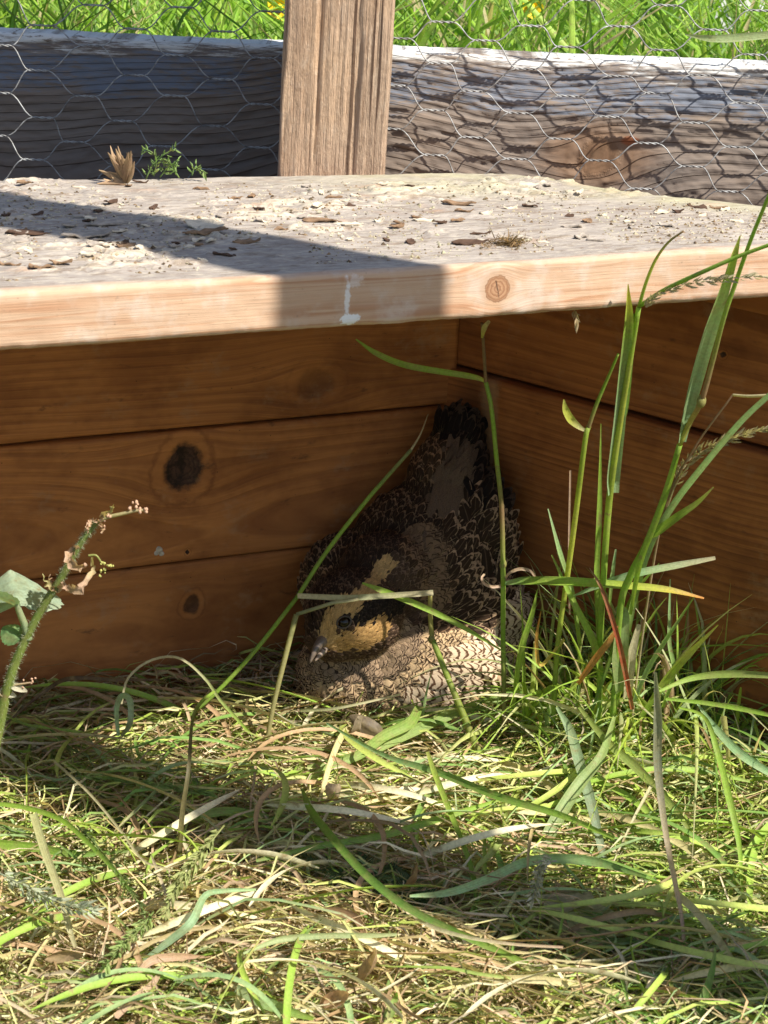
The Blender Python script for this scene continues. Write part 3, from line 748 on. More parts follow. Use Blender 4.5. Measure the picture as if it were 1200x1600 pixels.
# default: scalloped breast
n_ = NS_
LEN = np.full(n_, .0070); WID = np.full(n_, .0050); PT = np.zeros(n_); LIFT = np.full(n_, .10)
C1 = np.tile([.60, .42, .24], (n_, 1))*(1+.30*fbm(Pt*55, 3, 4))[:, None]; C2 = np.tile([.034, .016, .008], (n_, 1))
def setr(m, L, W, pt, c1, c2, lift=.2):
    LEN[m] = L; WID[m] = W; PT[m] = pt; C1[m] = c1; C2[m] = c2; LIFT[m] = lift
hi = Pt[:, 2] > at(650, 970, .92)[2]
setr(hi, .0072, .0042, 1, (.060, .034, .019), (.34, .20, .11), .20)
setr(dist['lsho'] < 1.1, .0076, .0042, 1, (.035, .020, .013), (.27, .17, .10), .22)
setr(dist['rwing'] < 1.1, .0105, .0050, 1, (.042, .024, .014), (.44, .29, .175), .26)
setr(dist['nape'] < 1, .0070, .0046, 0, (.25, .155, .09), (.045, .026, .016), .14)
setr(dist['flank'] < 1, .0180, .0060, 2, (.70, .54, .37), (.12, .062, .032), .10)
setr(dist['tail'] < 1, .0130, .0055, 1, (.014, .009, .007), (.07, .045, .03), .2)
setr(dist['rump'] < 1, .0125, .0042, 3, (.15, .098, .064), (.085, .055, .036), .07)
setr(dist['chin'] < 1, .0048, .0040, 0, (.38, .26, .16), (.03, .017, .011), .25)
head = (np.linalg.norm(Pt-at(552, 955, .905), axis=1) < px_m(105, .9))
setr(head & (dist['chin'] > 1), .0042, .0026, 1, (.08, .047, .03), (.22, .14, .09), .25)
setr(dist['crown'] < 1, .0050, .0024, 1, (.034, .020, .014), (.15, .09, .055), .3)
setr(dist['mask'] < 1, .0036, .0020, 1, (.020, .014, .012), (.05, .035, .026), .15)
setr((dist['cheek'] < 1), .0030, .0012, 3, (.55, .33, .125), (.36, .19, .065), .12)
setr((dist['brow'] < 1), .0032, .0012, 3, (.64, .41, .175), (.44, .26, .10), .14)
keep = []
from collections import defaultdict
grid = defaultdict(list); G = .0030
sp_ = .27*np.sqrt(LEN*WID)
eye_d = np.linalg.norm(Pt-eyeP, axis=1)
for i in range(n_):
    if eye_d[i] < .0030: continue
    p = Pt[i]; c = tuple((p/G).astype(int)); ok = True; r = sp_[i]
    for dx in (-1, 0, 1):
        for dy in (-1, 0, 1):
            for dz in (-1, 0, 1):
                for j in grid.get((c[0]+dx, c[1]+dy, c[2]+dz), ()):
                    if abs(Pt[j][0]-p[0]) < r and np.sum((Pt[j]-p)**2) < r*r: ok = False; break
                if not ok: break
            if not ok: break
        if not ok: break
    if ok: grid[c].append(i); keep.append(i)
keep = np.array(keep)
def feather_mesh(name, idx, parent, mat, K=6, off=0.0):
    P, N, L, W, pt, c1, c2, lf = Pt[idx], Nt[idx], LEN[idx].copy(), WID[idx].copy(), PT[idx], C1[idx], C2[idx], LIFT[idx]
    n = len(idx); gg = np.random.default_rng(len(idx))
    flow = P-nose; flow /= np.linalg.norm(flow, axis=1, keepdims=True)
    tl = tailp-P; tl /= np.linalg.norm(tl, axis=1, keepdims=True)
    wgt = np.where(P[:, 2:3] > .055, .55, .0)
    down = np.array([.10, -.1, -.35])
    flow = flow + tl*wgt + np.where(P[:, 2:3] < .05, 1, 0)*down*.6
    fl_m = (pt == 2)[:, None]; flow = np.where(fl_m, flow+np.array([1.0, .2, .25]), flow)
    flow = flow + gg.normal(0, .26, (n, 3))
    d = flow-N*np.sum(flow*N, 1, keepdims=True); d /= np.linalg.norm(d, axis=1, keepdims=True)+1e-9
    s = np.cross(d, N)
    L *= gg.uniform(.8, 1.2, n); W *= gg.uniform(.85, 1.15, n)
    lf = lf*gg.uniform(.5, 1.5, n)
    tt = np.linspace(0, 1, K); u = np.array([-1, -.5, 0, .5, 1.0])
    prof = np.array([.45, .85, 1.0, .97, .78, .30])
    hgt = (np.sin(tt*PI*.5))[None, :]*(lf*L)[:, None] - (tt**2)[None, :]*(lf*L*.45)[:, None] + .0003
    base = P[:, None]+d[:, None]*(tt[None, :, None]*L[:, None, None])+N[:, None]*hgt[..., None]
    wd = W[:, None]*.5*prof[None]
    fray = 1+gg.normal(0, .07, (n, K, 5)); 
    V = base[:, :, None]+s[:, None, None]*(u[None, None, :, None]*wd[:, :, None, None]*fray[..., None]) - N[:, None, None]*((u**2)[None, None, :, None]*wd[:, :, None, None]*.18)
    V = V - d[:, None, None]*((u**2)[None, None, :, None]*wd[:, :, None, None]*.5*(tt[None, :, None, None] > .7))
    idm = np.arange(n*K*5).reshape(n, K, 5)
    Q = np.stack([idm[:, :-1, :-1], idm[:, 1:, :-1], idm[:, 1:, 1:], idm[:, :-1, 1:]], -1).reshape(-1, 4)
    m = np_mesh(name, V.reshape(-1, 3), Q)
    attr_f(m, 'fu', np.tile(u, n*K)); attr_f(m, 'fv', np.tile(np.repeat(tt, 5), n)); attr_f(m, 'pt', np.repeat(pt, K*5)); attr_f(m, 'rnd', np.repeat(gg.random(n), K*5))
    var = gg.uniform(.78, 1.2, (n, 1))
    attr_c(m, 'c1', np.repeat(c1*var, K*5, 0)); attr_c(m, 'c2', np.repeat(c2*var, K*5, 0))
    return link(name, m, parent, mat)
t = NT('feathers')
fu, fv, pt, rn = t.at('fu'), t.at('fv'), t.at('pt'), t.at('rnd')
c1, c2 = t.at('c1', 'Color'), t.at('c2', 'Color'); o_ = t.n('TexCoord').outputs['Object']
nz = t.noise(o_, 520, 3, .6); nz2 = t.noise(o_, 2600, 2, .6)
au = t.ma('ABSOLUTE', fu); jit = t.ma('MULTIPLY', t.ma('SUBTRACT', nz, .5), 1.1)
def typ(k): return t.ma('COMPARE', pt, float(k), .5)
# 0 scallop: one or two dark chevrons
s_ = t.ma('ADD', t.ma('SUBTRACT', fv, t.ma('MULTIPLY', t.ma('MULTIPLY', fu, fu), -.28)), t.ma('MULTIPLY', jit, .30))
sc1 = t.ma('MULTIPLY', t.step(s_, .80, .87), t.step(s_, 1.06, .98)); sc2 = t.ma('MULTIPLY', t.step(s_, .54, .60), t.step(s_, .72, .66))
m0 = t.ma('MAXIMUM', t.ma('MULTIPLY', sc1, .95), t.ma('MULTIPLY', sc2, t.step(rn, .1, .6, .5, .95)))
# 1 dark centre, pale edge
ed = t.ma('ADD', t.ma('MAXIMUM', au, t.ma('ADD', fv, t.ma('MULTIPLY', t.ma('MULTIPLY', fu, fu), .1))), t.ma('MULTIPLY', jit, .6))
m1 = t.ma('MULTIPLY', t.step(ed, .80, .90), t.step(fv, .30, .6)); m1 = t.ma('MAXIMUM', m1, t.ma('MULTIPLY', t.step(au, .10, .03), .22))
# 2 wavy bars
bs = t.ma('FRACT', t.ma('ADD', t.ma('MULTIPLY', fv, 5.0), t.ma('ADD', t.ma('MULTIPLY', t.ma('MULTIPLY', fu, fu), .5), t.ma('MULTIPLY', jit, .8))))
m2 = t.ma('MULTIPLY', t.step(bs, .55, .68), t.step(bs, 1.0, .9))
m3 = t.step(nz2, .45, .7)
mm = t.ma('ADD', t.ma('ADD', t.ma('MULTIPLY', typ(0), m0), t.ma('MULTIPLY', typ(1), m1)), t.ma('ADD', t.ma('MULTIPLY', typ(2), m2), t.ma('MULTIPLY', typ(3), m3)))
c = t.mix(mm, c1, c2)
barb = t.noise(t.vec(t.ma('MULTIPLY', t.ma('SUBTRACT', fv, t.ma('MULTIPLY', au, .6)), 26.), t.ma('MULTIPLY', fu, 2.), t.ma('MULTIPLY', rn, 40.)), 1, 2)
c = t.mix(t.step(barb, .45, .7, 0, .35), c, t.mix(1, c, (.45, .42, .40), 'MULTIPLY'))
sh = t.pbr(c, .75, t.bump(barb, .5, .0004), .12)
tr = t.n('BsdfTranslucent', {'Color': c}).outputs[0]
M_FEATHER = t.done(t.n('MixShader', {0: .12, 1: sh, 2: tr}).outputs[0])
tag(feather_mesh('plumage', keep, bird, M_FEATHER), kind='stuff')
# loose barbs that soften the outline and the feather edges
gk_ = np.random.default_rng(99); ib = gk_.integers(0, NS_, 9000); ib = ib[(eye_d[ib] > .0045)]; nb0 = len(ib)
Pb, Nb = Pt[ib], Nt[ib]; fl_ = Pb-nose; fl_ /= np.linalg.norm(fl_, axis=1, keepdims=True); fl_ = fl_+np.where(Pb[:, 2:3] < .05, 1, 0)*np.array([.1, -.1, -.2])+gk_.normal(0, .35, (nb0, 3))
fl_ -= Nb*np.sum(fl_*Nb, 1, keepdims=True); fl_ /= np.linalg.norm(fl_, axis=1, keepdims=True)
Lb_ = np.minimum(LEN[ib]*.7, .006)*gk_.uniform(.5, 1.1, nb0); t5 = np.linspace(0, 1, 5)
PB = Pb[:, None]+fl_[:, None]*(t5[None, :, None]*Lb_[:, None, None])+Nb[:, None]*((.0006+.30*Lb_[:, None]*t5[None]**.8)[..., None])
cb_ = np.where(gk_.random((nb0, 1)) < .6, C1[ib], C2[ib])*gk_.uniform(.8, 1.3, (nb0, 1)); sb_ = np.cross(fl_, Nb)
tag(ribbons('barbs', PB, np.full((nb0, 5), .00016)*np.array([1, 1, .9, .6, .1]), np.repeat(sb_[:, None], 5, 1), np.repeat(cb_[:, None], 5, 1), M_SEED, bird, .1), kind='stuff')
# beak
M_BEAK = plain('beak_horn', (.17, .125, .095), .4, .5, 500, .4, .15)
M_BEAK2 = plain('beak_lower_horn', (.26, .19, .14), .45, .5, 500, .3, .15)
b0 = np.array(hit(512, 1000)[0])+np.array([0, .004, 0]); bt = at(484, 1037, .880)
ax = bt-b0; tt = np.linspace(0, 1, 12)
pth = b0[None]+ax[None]*tt[:, None]+np.array([-.0006, -.0012, .0022])[None]*np.sin(tt*PI)[:, None]
tubes('upper_bill', [pth], [.0025*(1-tt**1.5)*1.0+.0003], M_BEAK, bird, sides=14)
b1 = b0+np.array([.0012, .0003, -.0024]); bt1 = b0+(bt-b0)*.84+np.array([.0010, 0, -.0008])
pth = b1[None]*(1-tt)[:, None]+bt1[None]*tt[:, None]
tubes('lower_bill', [pth], [.0018*(1-tt**2)+.0003], M_BEAK2, bird, sides=12)
# eye
t = NT('eye_wet'); M_EYE = t.done(t.pbr((.010, .006, .004), .10, None, .4))
M_LID = plain('eyelid_skin', (.10, .075, .06), .6, .3, 900, .4, .3)
def ball(name, c, r, mat, parent, seg=20, sq=(1, 1, 1)):
    th = np.linspace(.001, PI-.001, seg//2+1); ph = np.arange(seg)*2*PI/seg
    V = np.stack([np.outer(np.sin(th), np.cos(ph))*sq[0], np.outer(np.sin(th), np.sin(ph))*sq[1], np.outer(np.cos(th), np.ones(seg))*sq[2]], -1).reshape(-1, 3)*r+np.asarray(c)
    i = np.arange(len(V)).reshape(len(th), seg)
    Q = np.stack([i[:-1], i[1:], np.roll(i[1:], -1, 1), np.roll(i[:-1], -1, 1)], -1).reshape(-1, 4)
    return link(name, np_mesh(name, V, Q), parent, mat)
vd = Vector(ORG-eyeP).normalized(); en = (Vector(eyeN)*.6+vd*.4).normalized()
eye = ball('eye', eyeP-np.array(en)*.0008, .0029, M_EYE, bird)
e1 = en.cross(Vector((0, 0, 1))).normalized(); e2 = e1.cross(en)
# tilt of the lids along the head axis
ca, sa = math.cos(-.5), math.sin(-.5); ea = np.array(e1)*ca+np.array(e2)*sa; eb = -np.array(e1)*sa+np.array(e2)*ca
an = np.linspace(0, 2*PI, 25); lid = (eyeP+np.array(en)*.0008)[None]+np.cos(an)[:, None]*ea[None]*.0033+np.sin(an)[:, None]*eb[None]*.0024
tubes('eyelid', [lid], [.00045], M_LID, eye, sides=6)
# longer wing and tail feathers, each a part
def quill(name, x0, y0, x1, y1, wpx, c1, c2, pt, lift=.002, K=9):
    a, na = hit(x0, y0); b, nb_ = hit(x1, y1); n = (na+nb_)/2; n /= np.linalg.norm(n)
    tt = np.linspace(0, 1, K); u = np.array([-1, -.5, 0, .5, 1.0])
    base = a[None]*(1-tt)[:, None]+b[None]*tt[:, None]+n[None]*(lift*(.4+np.sin(tt*PI*.8)))[:, None]
    d = b-a; d /= np.linalg.norm(d); s = np.cross(d, n); prof = np.sin(np.clip(tt*.8+.12, 0, 1)*PI)**.7; wd = px_m(wpx)*.5*prof
    V = base[:, None]+s[None, None]*(u[None, :, None]*wd[:, None, None])-n[None, None]*((u**2)[None, :, None]*wd[:, None, None]*.3)
    i = np.arange(K*5).reshape(K, 5); Q = np.stack([i[:-1, :-1], i[1:, :-1], i[1:, 1:], i[:-1, 1:]], -1).reshape(-1, 4)
    m = np_mesh(name, V.reshape(-1, 3), Q); attr_f(m, 'fu', np.tile(u, K)); attr_f(m, 'fv', np.repeat(tt, 5)); attr_f(m, 'pt', np.full(K*5, float(pt))); attr_f(m, 'rnd', np.full(K*5, random.random()))
    attr_c(m, 'c1', np.tile(c1, (K*5, 1))); attr_c(m, 'c2', np.tile(c2, (K*5, 1)))
    return link(name, m, bird, M_FEATHER)
for q_ in ((735, 830, 718, 780, 24), (748, 870, 735, 815, 28), (760, 915, 752, 850, 28), (730, 900, 722, 850, 26), (765, 955, 768, 895, 26), (735, 955, 738, 900, 26), (725, 860, 700, 830, 20), (778, 930, 780, 860, 22)):
    quill('wing_feather', *q_, (.040, .024, .014), (.42, .28, .17), 1)
for q_ in ((660, 860, 705, 690, 20), (690, 840, 700, 720, 30), (700, 830, 728, 730, 24), (672, 830, 668, 700, 20)):
    quill('rump_feather', *q_, (.16, .105, .07), (.09, .06, .04), 3, .0008)
for q_ in ((690, 740, 690, 662, 18), (705, 740, 708, 655, 18), (722, 740, 726, 655, 18), (740, 760, 745, 672, 18), (755, 800, 760, 700, 16)):
    quill('tail_feather', *q_, (.012, .009, .008), (.05, .035, .025), 1, .001)

# ------------------------------------------------------------------ standing grasses
def crom(P, n):
    P = np.asarray(P, float)
    if len(P) == 2: tt = np.linspace(0, 1, n)[:, None]; return P[0]*(1-tt)+P[1]*tt
    Q = np.vstack([2*P[0]-P[1], P, 2*P[-1]-P[-2]]); seg = len(P)-1; out = []
    for s in np.linspace(0, seg-1e-6, n):
        i = int(s); f = s-i; a, b, c_, d_ = Q[i], Q[i+1], Q[i+2], Q[i+3]
        out.append(.5*((2*b)+(-a+c_)*f+(2*a-5*b+4*c_-d_)*f*f+(-a+3*b-3*c_+d_)*f**3))
    return np.array(out)
def PX(pts): return np.array([at(*p) for p in pts])
def depth(P): return (np.asarray(P)-ORG)@FWD
def colgrad(cols, n):
    cols = np.asarray(cols, float)
    if cols.ndim == 1: return np.tile(cols, (n, 1))
    x = np.linspace(0, len(cols)-1, n); return np.stack([np.interp(x, range(len(cols)), cols[:, k]) for k in range(3)], 1)
cG, cY, cB, cS, cP, cO, cD = (.32, .50, .065), (.56, .58, .09), (.36, .55, .27), (.68, .60, .38), (.36, .22, .12), (.65, .25, .05), (.15, .28, .05)
cPk = (.62, .42, .30); cR = (.42, .09, .04)
def stem(parent, pts, wpx, cols=cG, n=28, name='stem', nodes=(), sharp=False):
    P = PX(pts) if sharp else crom(PX(pts), n)
    R = np.interp(np.linspace(0, 1, len(P)), np.linspace(0, 1, len(np.atleast_1d(wpx))), np.atleast_1d(wpx))*.5*depth(P)/F_PX
    o = tubes(name, [P], [R], M_LEAF, parent, cols=[colgrad(cols, len(P))], sides=7)
    for (x, y, Y, r) in nodes:
        c0 = at(x, y, Y); d = depth(c0)/F_PX*r
        tq = np.linspace(-1, 1, 7); k = tubes('stem_node', [c0[None]+np.array([.1, 0, 1])[None]*(tq*d*1.2)[:, None]], [d*(.55+.45*np.cos(tq*PI/2))], M_LEAF, parent, cols=[(.35, .33, .10)], sides=8)
    return o
def blade(parent, pts, wpx, cols=cG, twist=0.0, n=24, name='blade', fold=.22, tw2=0.0, sharp=False):
    P = PX(pts) if sharp else crom(PX(pts), n); K = len(P)
    wpx = np.atleast_1d(wpx); Wm = np.interp(np.linspace(0, 1, K), np.linspace(0, 1, len(wpx)), wpx)*depth(P)/F_PX
    Tn = np.gradient(P, axis=0); Tn /= np.linalg.norm(Tn, axis=1, keepdims=True)
    v = P-ORG; v /= np.linalg.norm(v, axis=1, keepdims=True)
    s = np.cross(Tn, v); s /= np.linalg.norm(s, axis=1, keepdims=True)
    a = twist+tw2*np.linspace(0, 1, K)
    s2 = s*np.cos(a)[:, None]+np.cross(Tn, s)*np.sin(a)[:, None]
    if name == 'withered_leaf':
        gw = np.random.default_rng(int(pts[0][0]*7)); Wm = Wm*(1+.30*gw.normal(0, 1, K)*np.linspace(.3, 1, K)); P = P+gw.normal(0, .00035, (K, 3))
    return ribbons(name, P[None], Wm[None], s2[None], colgrad(cols, K)[None], M_LEAF, parent, fold)
def seedhead(parent, pts, n, size, cols=cS, spread=.5, seed=1, name='seed_head', branch=.004):
    P = crom(PX(pts), 60); g = np.random.default_rng(seed)
    RP, RW, RS, RC = [], [], [], []
    Tn = np.gradient(P, axis=0); Tn /= np.linalg.norm(Tn, axis=1, keepdims=True)
    for k in range(n):
        i = g.integers(2, 59); r = g.normal(0, 1, 3); r -= Tn[i]*(r@Tn[i]); r /= np.linalg.norm(r)
        bl = branch*g.uniform(.1, 1)*(1-.6*i/60); d = Tn[i]*(1-spread)+r*spread; d /= np.linalg.norm(d)
        o = P[i]+r*bl*.5+Tn[i]*bl*.7; L = size*g.uniform(.6, 1.3)
        tt = np.linspace(0, 1, 4); RP.append(o[None]+d[None]*(tt*L)[:, None]); RW.append(L*.30*np.array([.5, 1, .7, .08]))
        s = np.cross(d, g.normal(0, 1, 3)); RS.append(np.tile(s/np.linalg.norm(s), (4, 1)))
        RC.append(np.tile(np.asarray(cols)*g.uniform(.7, 1.25), (4, 1)))
    return ribbons(name, np.array(RP), np.array(RW), np.array(RS), np.array(RC), M_SEED, parent, .5)
def plant(label, cat='grass stem', name='tall_grass_stalk', base=None, group=None):
    b = at(*base) if base else (0, 0, 0); e = empty(name, (b[0], b[1], 0)); tag(e, label, cat, group); return e

g1 = plant('tall thin purplish green stem rising in front of the right side of the bird', base=(787, 1150, .865))
stem(g1, [(788, 1150, .865), (786, 1000, .865), (786, 915, .862)], (8, 8), [cP, cG, cG])
stem(g1, [(786, 915, .862), (784, 800, .86), (776, 720, .855), (768, 640, .85), (759, 597, .85)], (8, 7), [cG, cP, cG, cG, cG], nodes=[(786, 882, .862, 6)])
stem(g1, [(759, 597, .85), (756, 550, .845), (753, 505, .84)], (6, 5), [cP, cP])
blade(g1, [(759, 596, .85), (735, 588, .848), (640, 572, .845), (590, 553, .845), (556, 530, .845)], (4, 9, 10, 9, 2), [cY, cG, cG, cG])
blade(g1, [(788, 912, .862), (820, 909, .855), (880, 910, .845), (960, 915, .84), (1040, 922, .835), (1100, 935, .835)], (6, 15, 17, 15, 12, 3), [cB, cG, cG, cY, cO], twist=-.6)
blade(g1, [(785, 915, .862), (770, 917, .86), (757, 912, .858), (753, 903, .86), (757, 897, .862)], (4, 5, 4, 3), [cPk, cPk])
blade(g1, [(788, 905, .862), (797, 895, .86), (812, 889, .86), (828, 892, .86), (838, 903, .86)], (3, 5, 5, 3), [cPk, cPk])
blade(g1, [(753, 528, .84), (757, 512, .838), (765, 501, .836)], (3, 9, 5), [cY, cS])

g2 = plant('green stem with a small curled yellow leaf, second tall stem from the bird', base=(866, 1130, .86))
stem(g2, [(864, 1130, .86), (870, 1020, .855), (885, 910, .85), (900, 800, .84), (914, 690, .83), (920, 665, .83)], (8, 9, 8), [cG, cY, cG])
stem(g2, [(918, 672, .83), (932, 632, .827), (950, 590, .824), (966, 553, .82)], (7, 6, 4), [cP, cG, cG])
blade(g2, [(917, 674, .83), (905, 667, .828), (892, 655, .826), (884, 640, .826), (881, 624, .826)], (3, 8, 13, 11, 2), [cS, cY, cY])
g3 = plant('stem clasped by a broad pale leaf with a yellow tip, reaching above the board edge', base=(938, 1150, .855))
stem(g3, [(936, 1150, .855), (938, 1000, .85), (943, 900, .84), (953, 770, .83), (972, 640, .815), (985, 560, .805), (998, 480, .795)], (9, 11, 8), [cG, cG, cY, cG])
stem(g3, [(998, 480, .795), (1010, 440, .79), (1025, 405, .787), (1045, 378, .785), (1068, 361, .783)], (6, 5, 3), [cG, cY, cP])
blade(g3, [(955, 770, .83), (955, 740, .828), (964, 660, .818), (972, 580, .808), (980, 500, .796), (981, 444, .788)], (20, 24, 22, 20, 17, 2), [cB, cB, cB, cG, cY], fold=.35, twist=.55)
blade(g3, [(960, 700, .822), (975, 640, .815), (984, 560, .806), (990, 490, .797)], (3, 12, 11, 6), [cG, cD], twist=.7)
stem(g3, [(1000, 478, .795), (1040, 452, .785), (1100, 424, .775), (1160, 398, .77), (1215, 378, .765)], (7, 7, 6), [cG, cG])
seedhead(g3, [(1003, 482, .793), (1030, 460, .785), (1080, 443, .78), (1130, 436, .775), (1195, 431, .77)], 110, .0030, (.60, .52, .36), .3, 3, branch=.0022)
g4 = plant('leaning stem with a long blue green leaf near the right edge of the picture', base=(968, 1150, .85))
stem(g4, [(955, 1160, .85), (968, 960, .84), (985, 900, .835), (1010, 850, .83), (1040, 770, .82), (1062, 695, .81)], (9, 12, 11, 9), [cG, cG, cG])
stem(g4, [(1062, 695, .81), (1078, 660, .807), (1096, 627, .80), (1112, 570, .795), (1130, 500, .785), (1150, 440, .78), (1175, 370, .77), (1210, 285, .76)], (8, 9, 8, 7, 6), [cY, cP, cG, cG], nodes=[(1096, 627, .80, 8)])
blade(g4, [(1064, 690, .81), (1070, 655, .808), (1085, 590, .80), (1105, 520, .79), (1128, 455, .782), (1145, 400, .776), (1156, 368, .773)], (14, 19, 26, 26, 20, 14, 2), [cB, cB, cB, cG, cY], fold=.3, twist=.65)
blade(g4, [(1062, 696, .81), (1048, 745, .815), (1030, 800, .822), (1000, 880, .83), (985, 960, .84)], (6, 10, 10, 9, 5), [cG, cG])
g5 = plant('long narrow blade slanting up to the right edge beside the ripe seed head', base=(975, 1120, .85))
blade(g5, [(960, 1110, .85), (985, 960, .845), (1012, 860, .84), (1050, 790, .83), (1100, 725, .815), (1160, 655, .80), (1215, 605, .79)], (7, 11, 11, 11, 10, 9), [cG, cB, cB], fold=.3, twist=.3)
blade(g5, [(1010, 842, .84), (1030, 828, .835), (1060, 806, .83), (1090, 785, .827), (1115, 761, .825)], (6, 14, 12, 8, 2), [cG, cG, cY])
g6 = plant('dry straw coloured stalk with a drooping ripe seed head by the side wall', base=(1000, 1140, .86))
stem(g6, [(985, 1140, .86), (1010, 950, .85), (1040, 790, .84), (1085, 700, .83), (1145, 617, .82)], (4, 4, 3), [cS, cP, cPk])
stem(g6, [(1145, 617, .82), (1170, 619, .815), (1210, 617, .81)], (4, 5, 5), [cS, cS])
stem(g6, [(1040, 800, .845), (1060, 750, .84), (1100, 705, .832), (1150, 683, .825), (1215, 665, .815)], (2.5, 2.5, 2), [cS, cS])
seedhead(g6, [(1052, 762, .843), (1075, 722, .836), (1110, 697, .83), (1150, 683, .825), (1215, 665, .815)], 150, .0034, (.55, .47, .27), .33, 4, branch=.0035)
g7 = plant('upright narrow green blades standing between the tall stems', name='grass_clump', cat='grass', base=(900, 1120, .86))
for pts, wd, cl in (
    ([(935, 1010, .85), (932, 900, .848), (936, 800, .845), (939, 662, .842)], (6, 9, 9, 1), [cG, cG]),
    ([(905, 1010, .855), (893, 930, .852), (875, 870, .85), (856, 795, .85)], (8, 10, 10, 2), [cG, cB]),
    ([(940, 1060, .85), (925, 1000, .848), (895, 940, .848), (862, 867, .85)], (11, 12, 10, 2), [cG, cG]),
    ([(890, 960, .86), (889, 860, .858), (891, 735, .857)], (3, 3.5, 3), [cPk, cPk]),
    ([(950, 960, .85), (956, 900, .848), (962, 858, .846)], (5, 7, 3), [cG, cB]),
    ([(875, 1010, .855), (880, 1000, .854), (845, 1040, .852), (838, 1000, .85), (845, 955, .85)], (3, 4, 6, 6, 1), [cY, cO]),
    ([(800, 1110, .87), (812, 1020, .868), (830, 960, .866), (840, 920, .865)], (6, 12, 9, 1), [cG, cG]),
    ([(925, 1110, .85), (960, 1010, .848), (990, 930, .845), (1030, 880, .842)], (4, 9, 8, 1), [cD, cG]),
    ([(1000, 1120, .85), (1040, 1060, .845), (1075, 1020, .84), (1122, 976, .835)], (8, 16, 14, 2), [cG, cY]),
    ([(895, 932, .85), (950, 912, .845), (1000, 897, .84), (1060, 885, .838), (1118, 873, .835)], (3, 13, 14, 13, 7), [cB, cB, cS]),
    ([(985, 1110, .85), (1010, 1050, .845), (1040, 1000, .84), (1085, 932, .835)], (4, 8, 7, 2), [cB, cG]),
    ([(1035, 1105, .85), (1052, 1050, .845), (1045, 1000, .842), (1047, 905, .84)], (5, 8, 7, 2), [cG, cB]),
    ([(970, 1080, .846), (968, 1030, .843), (972, 960, .842), (962, 957, .842)], (18, 26, 20, 10), [(.30, .42, .14), (.36, .46, .2)]),
    ([(980, 1090, .846), (985, 1030, .843), (998, 975, .842)], (14, 16, 7), [cS, cS])):
    blade(g7, pts, wd, cl, twist=rng.uniform(.1, .7)*(1 if abs(pts[0][1]-pts[-1][1]) > abs(pts[0][0]-pts[-1][0]) else -1), fold=.3)
g8 = plant('dark red withered blade crossing the green tuft', name='grass_stalk', cat='grass', base=(985, 1110, .84))
blade(g8, [(988, 1108, .838), (975, 1040, .836), (962, 985, .836), (940, 920, .837), (921, 887, .838)], (6, 9, 8, 6, 1), [cR, cR, cP], fold=.3)
g9 = plant('short orange withered blade beside the dark red one', name='grass_stalk', cat='grass', base=(910, 1060, .845))
blade(g9, [(903, 1068, .843), (930, 1030, .84), (952, 1002, .838), (966, 978, .838)], (7, 11, 10, 2), [cO, (.6, .3, .08)], fold=.3)
g10 = plant('thick yellow green stem bent over in front of the bird with a bleached top', base=(770, 1245, .845))
stem(g10, [(772, 1255, .845), (750, 1185, .85), (725, 1120, .855), (700, 1060, .86), (676, 1000, .865)], (17, 13, 10, 9), [(.42, .42, .12), (.36, .42, .08), (.30, .42, .06)], nodes=[(674, 998, .865, 5.5)])
stem(g10, [(675, 998, .865), (672, 960, .866), (672, 930, .867)], (8, 7), [(.38, .35, .10), (.42, .36, .12)])
blade(g10, [(677, 926, .866), (650, 928, .866), (600, 931, .868), (540, 934, .870), (465, 931, .872)], (9, 9, 9, 9, 8), [cS, cS, (.5, .52, .3), cS], fold=.2)
stem(g10, [(560, 936, .869), (520, 942, .868), (463, 960, .866)], (6, 6), [cS, (.45, .48, .30)], sharp=True)
stem(g10, [(463, 960, .866), (445, 1030, .86), (428, 1100, .855), (415, 1170, .85), (402, 1240, .84)], (9, 8, 7), [(.42, .40, .16), (.38, .33, .14)])
blade(g10, [(566, 911, .872), (600, 924, .87), (660, 948, .866), (720, 978, .862), (790, 1020, .858)], (3, 10, 10, 8, 2), [cG, cG, cG], fold=.35)
g11 = plant('thin green stalk slanting across the left side of the bird', base=(245, 1170, .86))
stem(g11, [(235, 1165, .86), (300, 1115, .865), (345, 1075, .868), (400, 1015, .872), (465, 932, .878)], (4, 7, 7), [cD, cG, cG], n=20)
stem(g11, [(465, 932, .878), (510, 862, .884), (570, 785, .89), (600, 750, .893), (642, 703, .897)], (7, 7, 6), [cG, cG, (.3, .32, .12)], n=20)
stem(g11, [(642, 703, .897), (656, 680, .899), (669, 647, .90)], (4, 3, 2), [cS, cP])
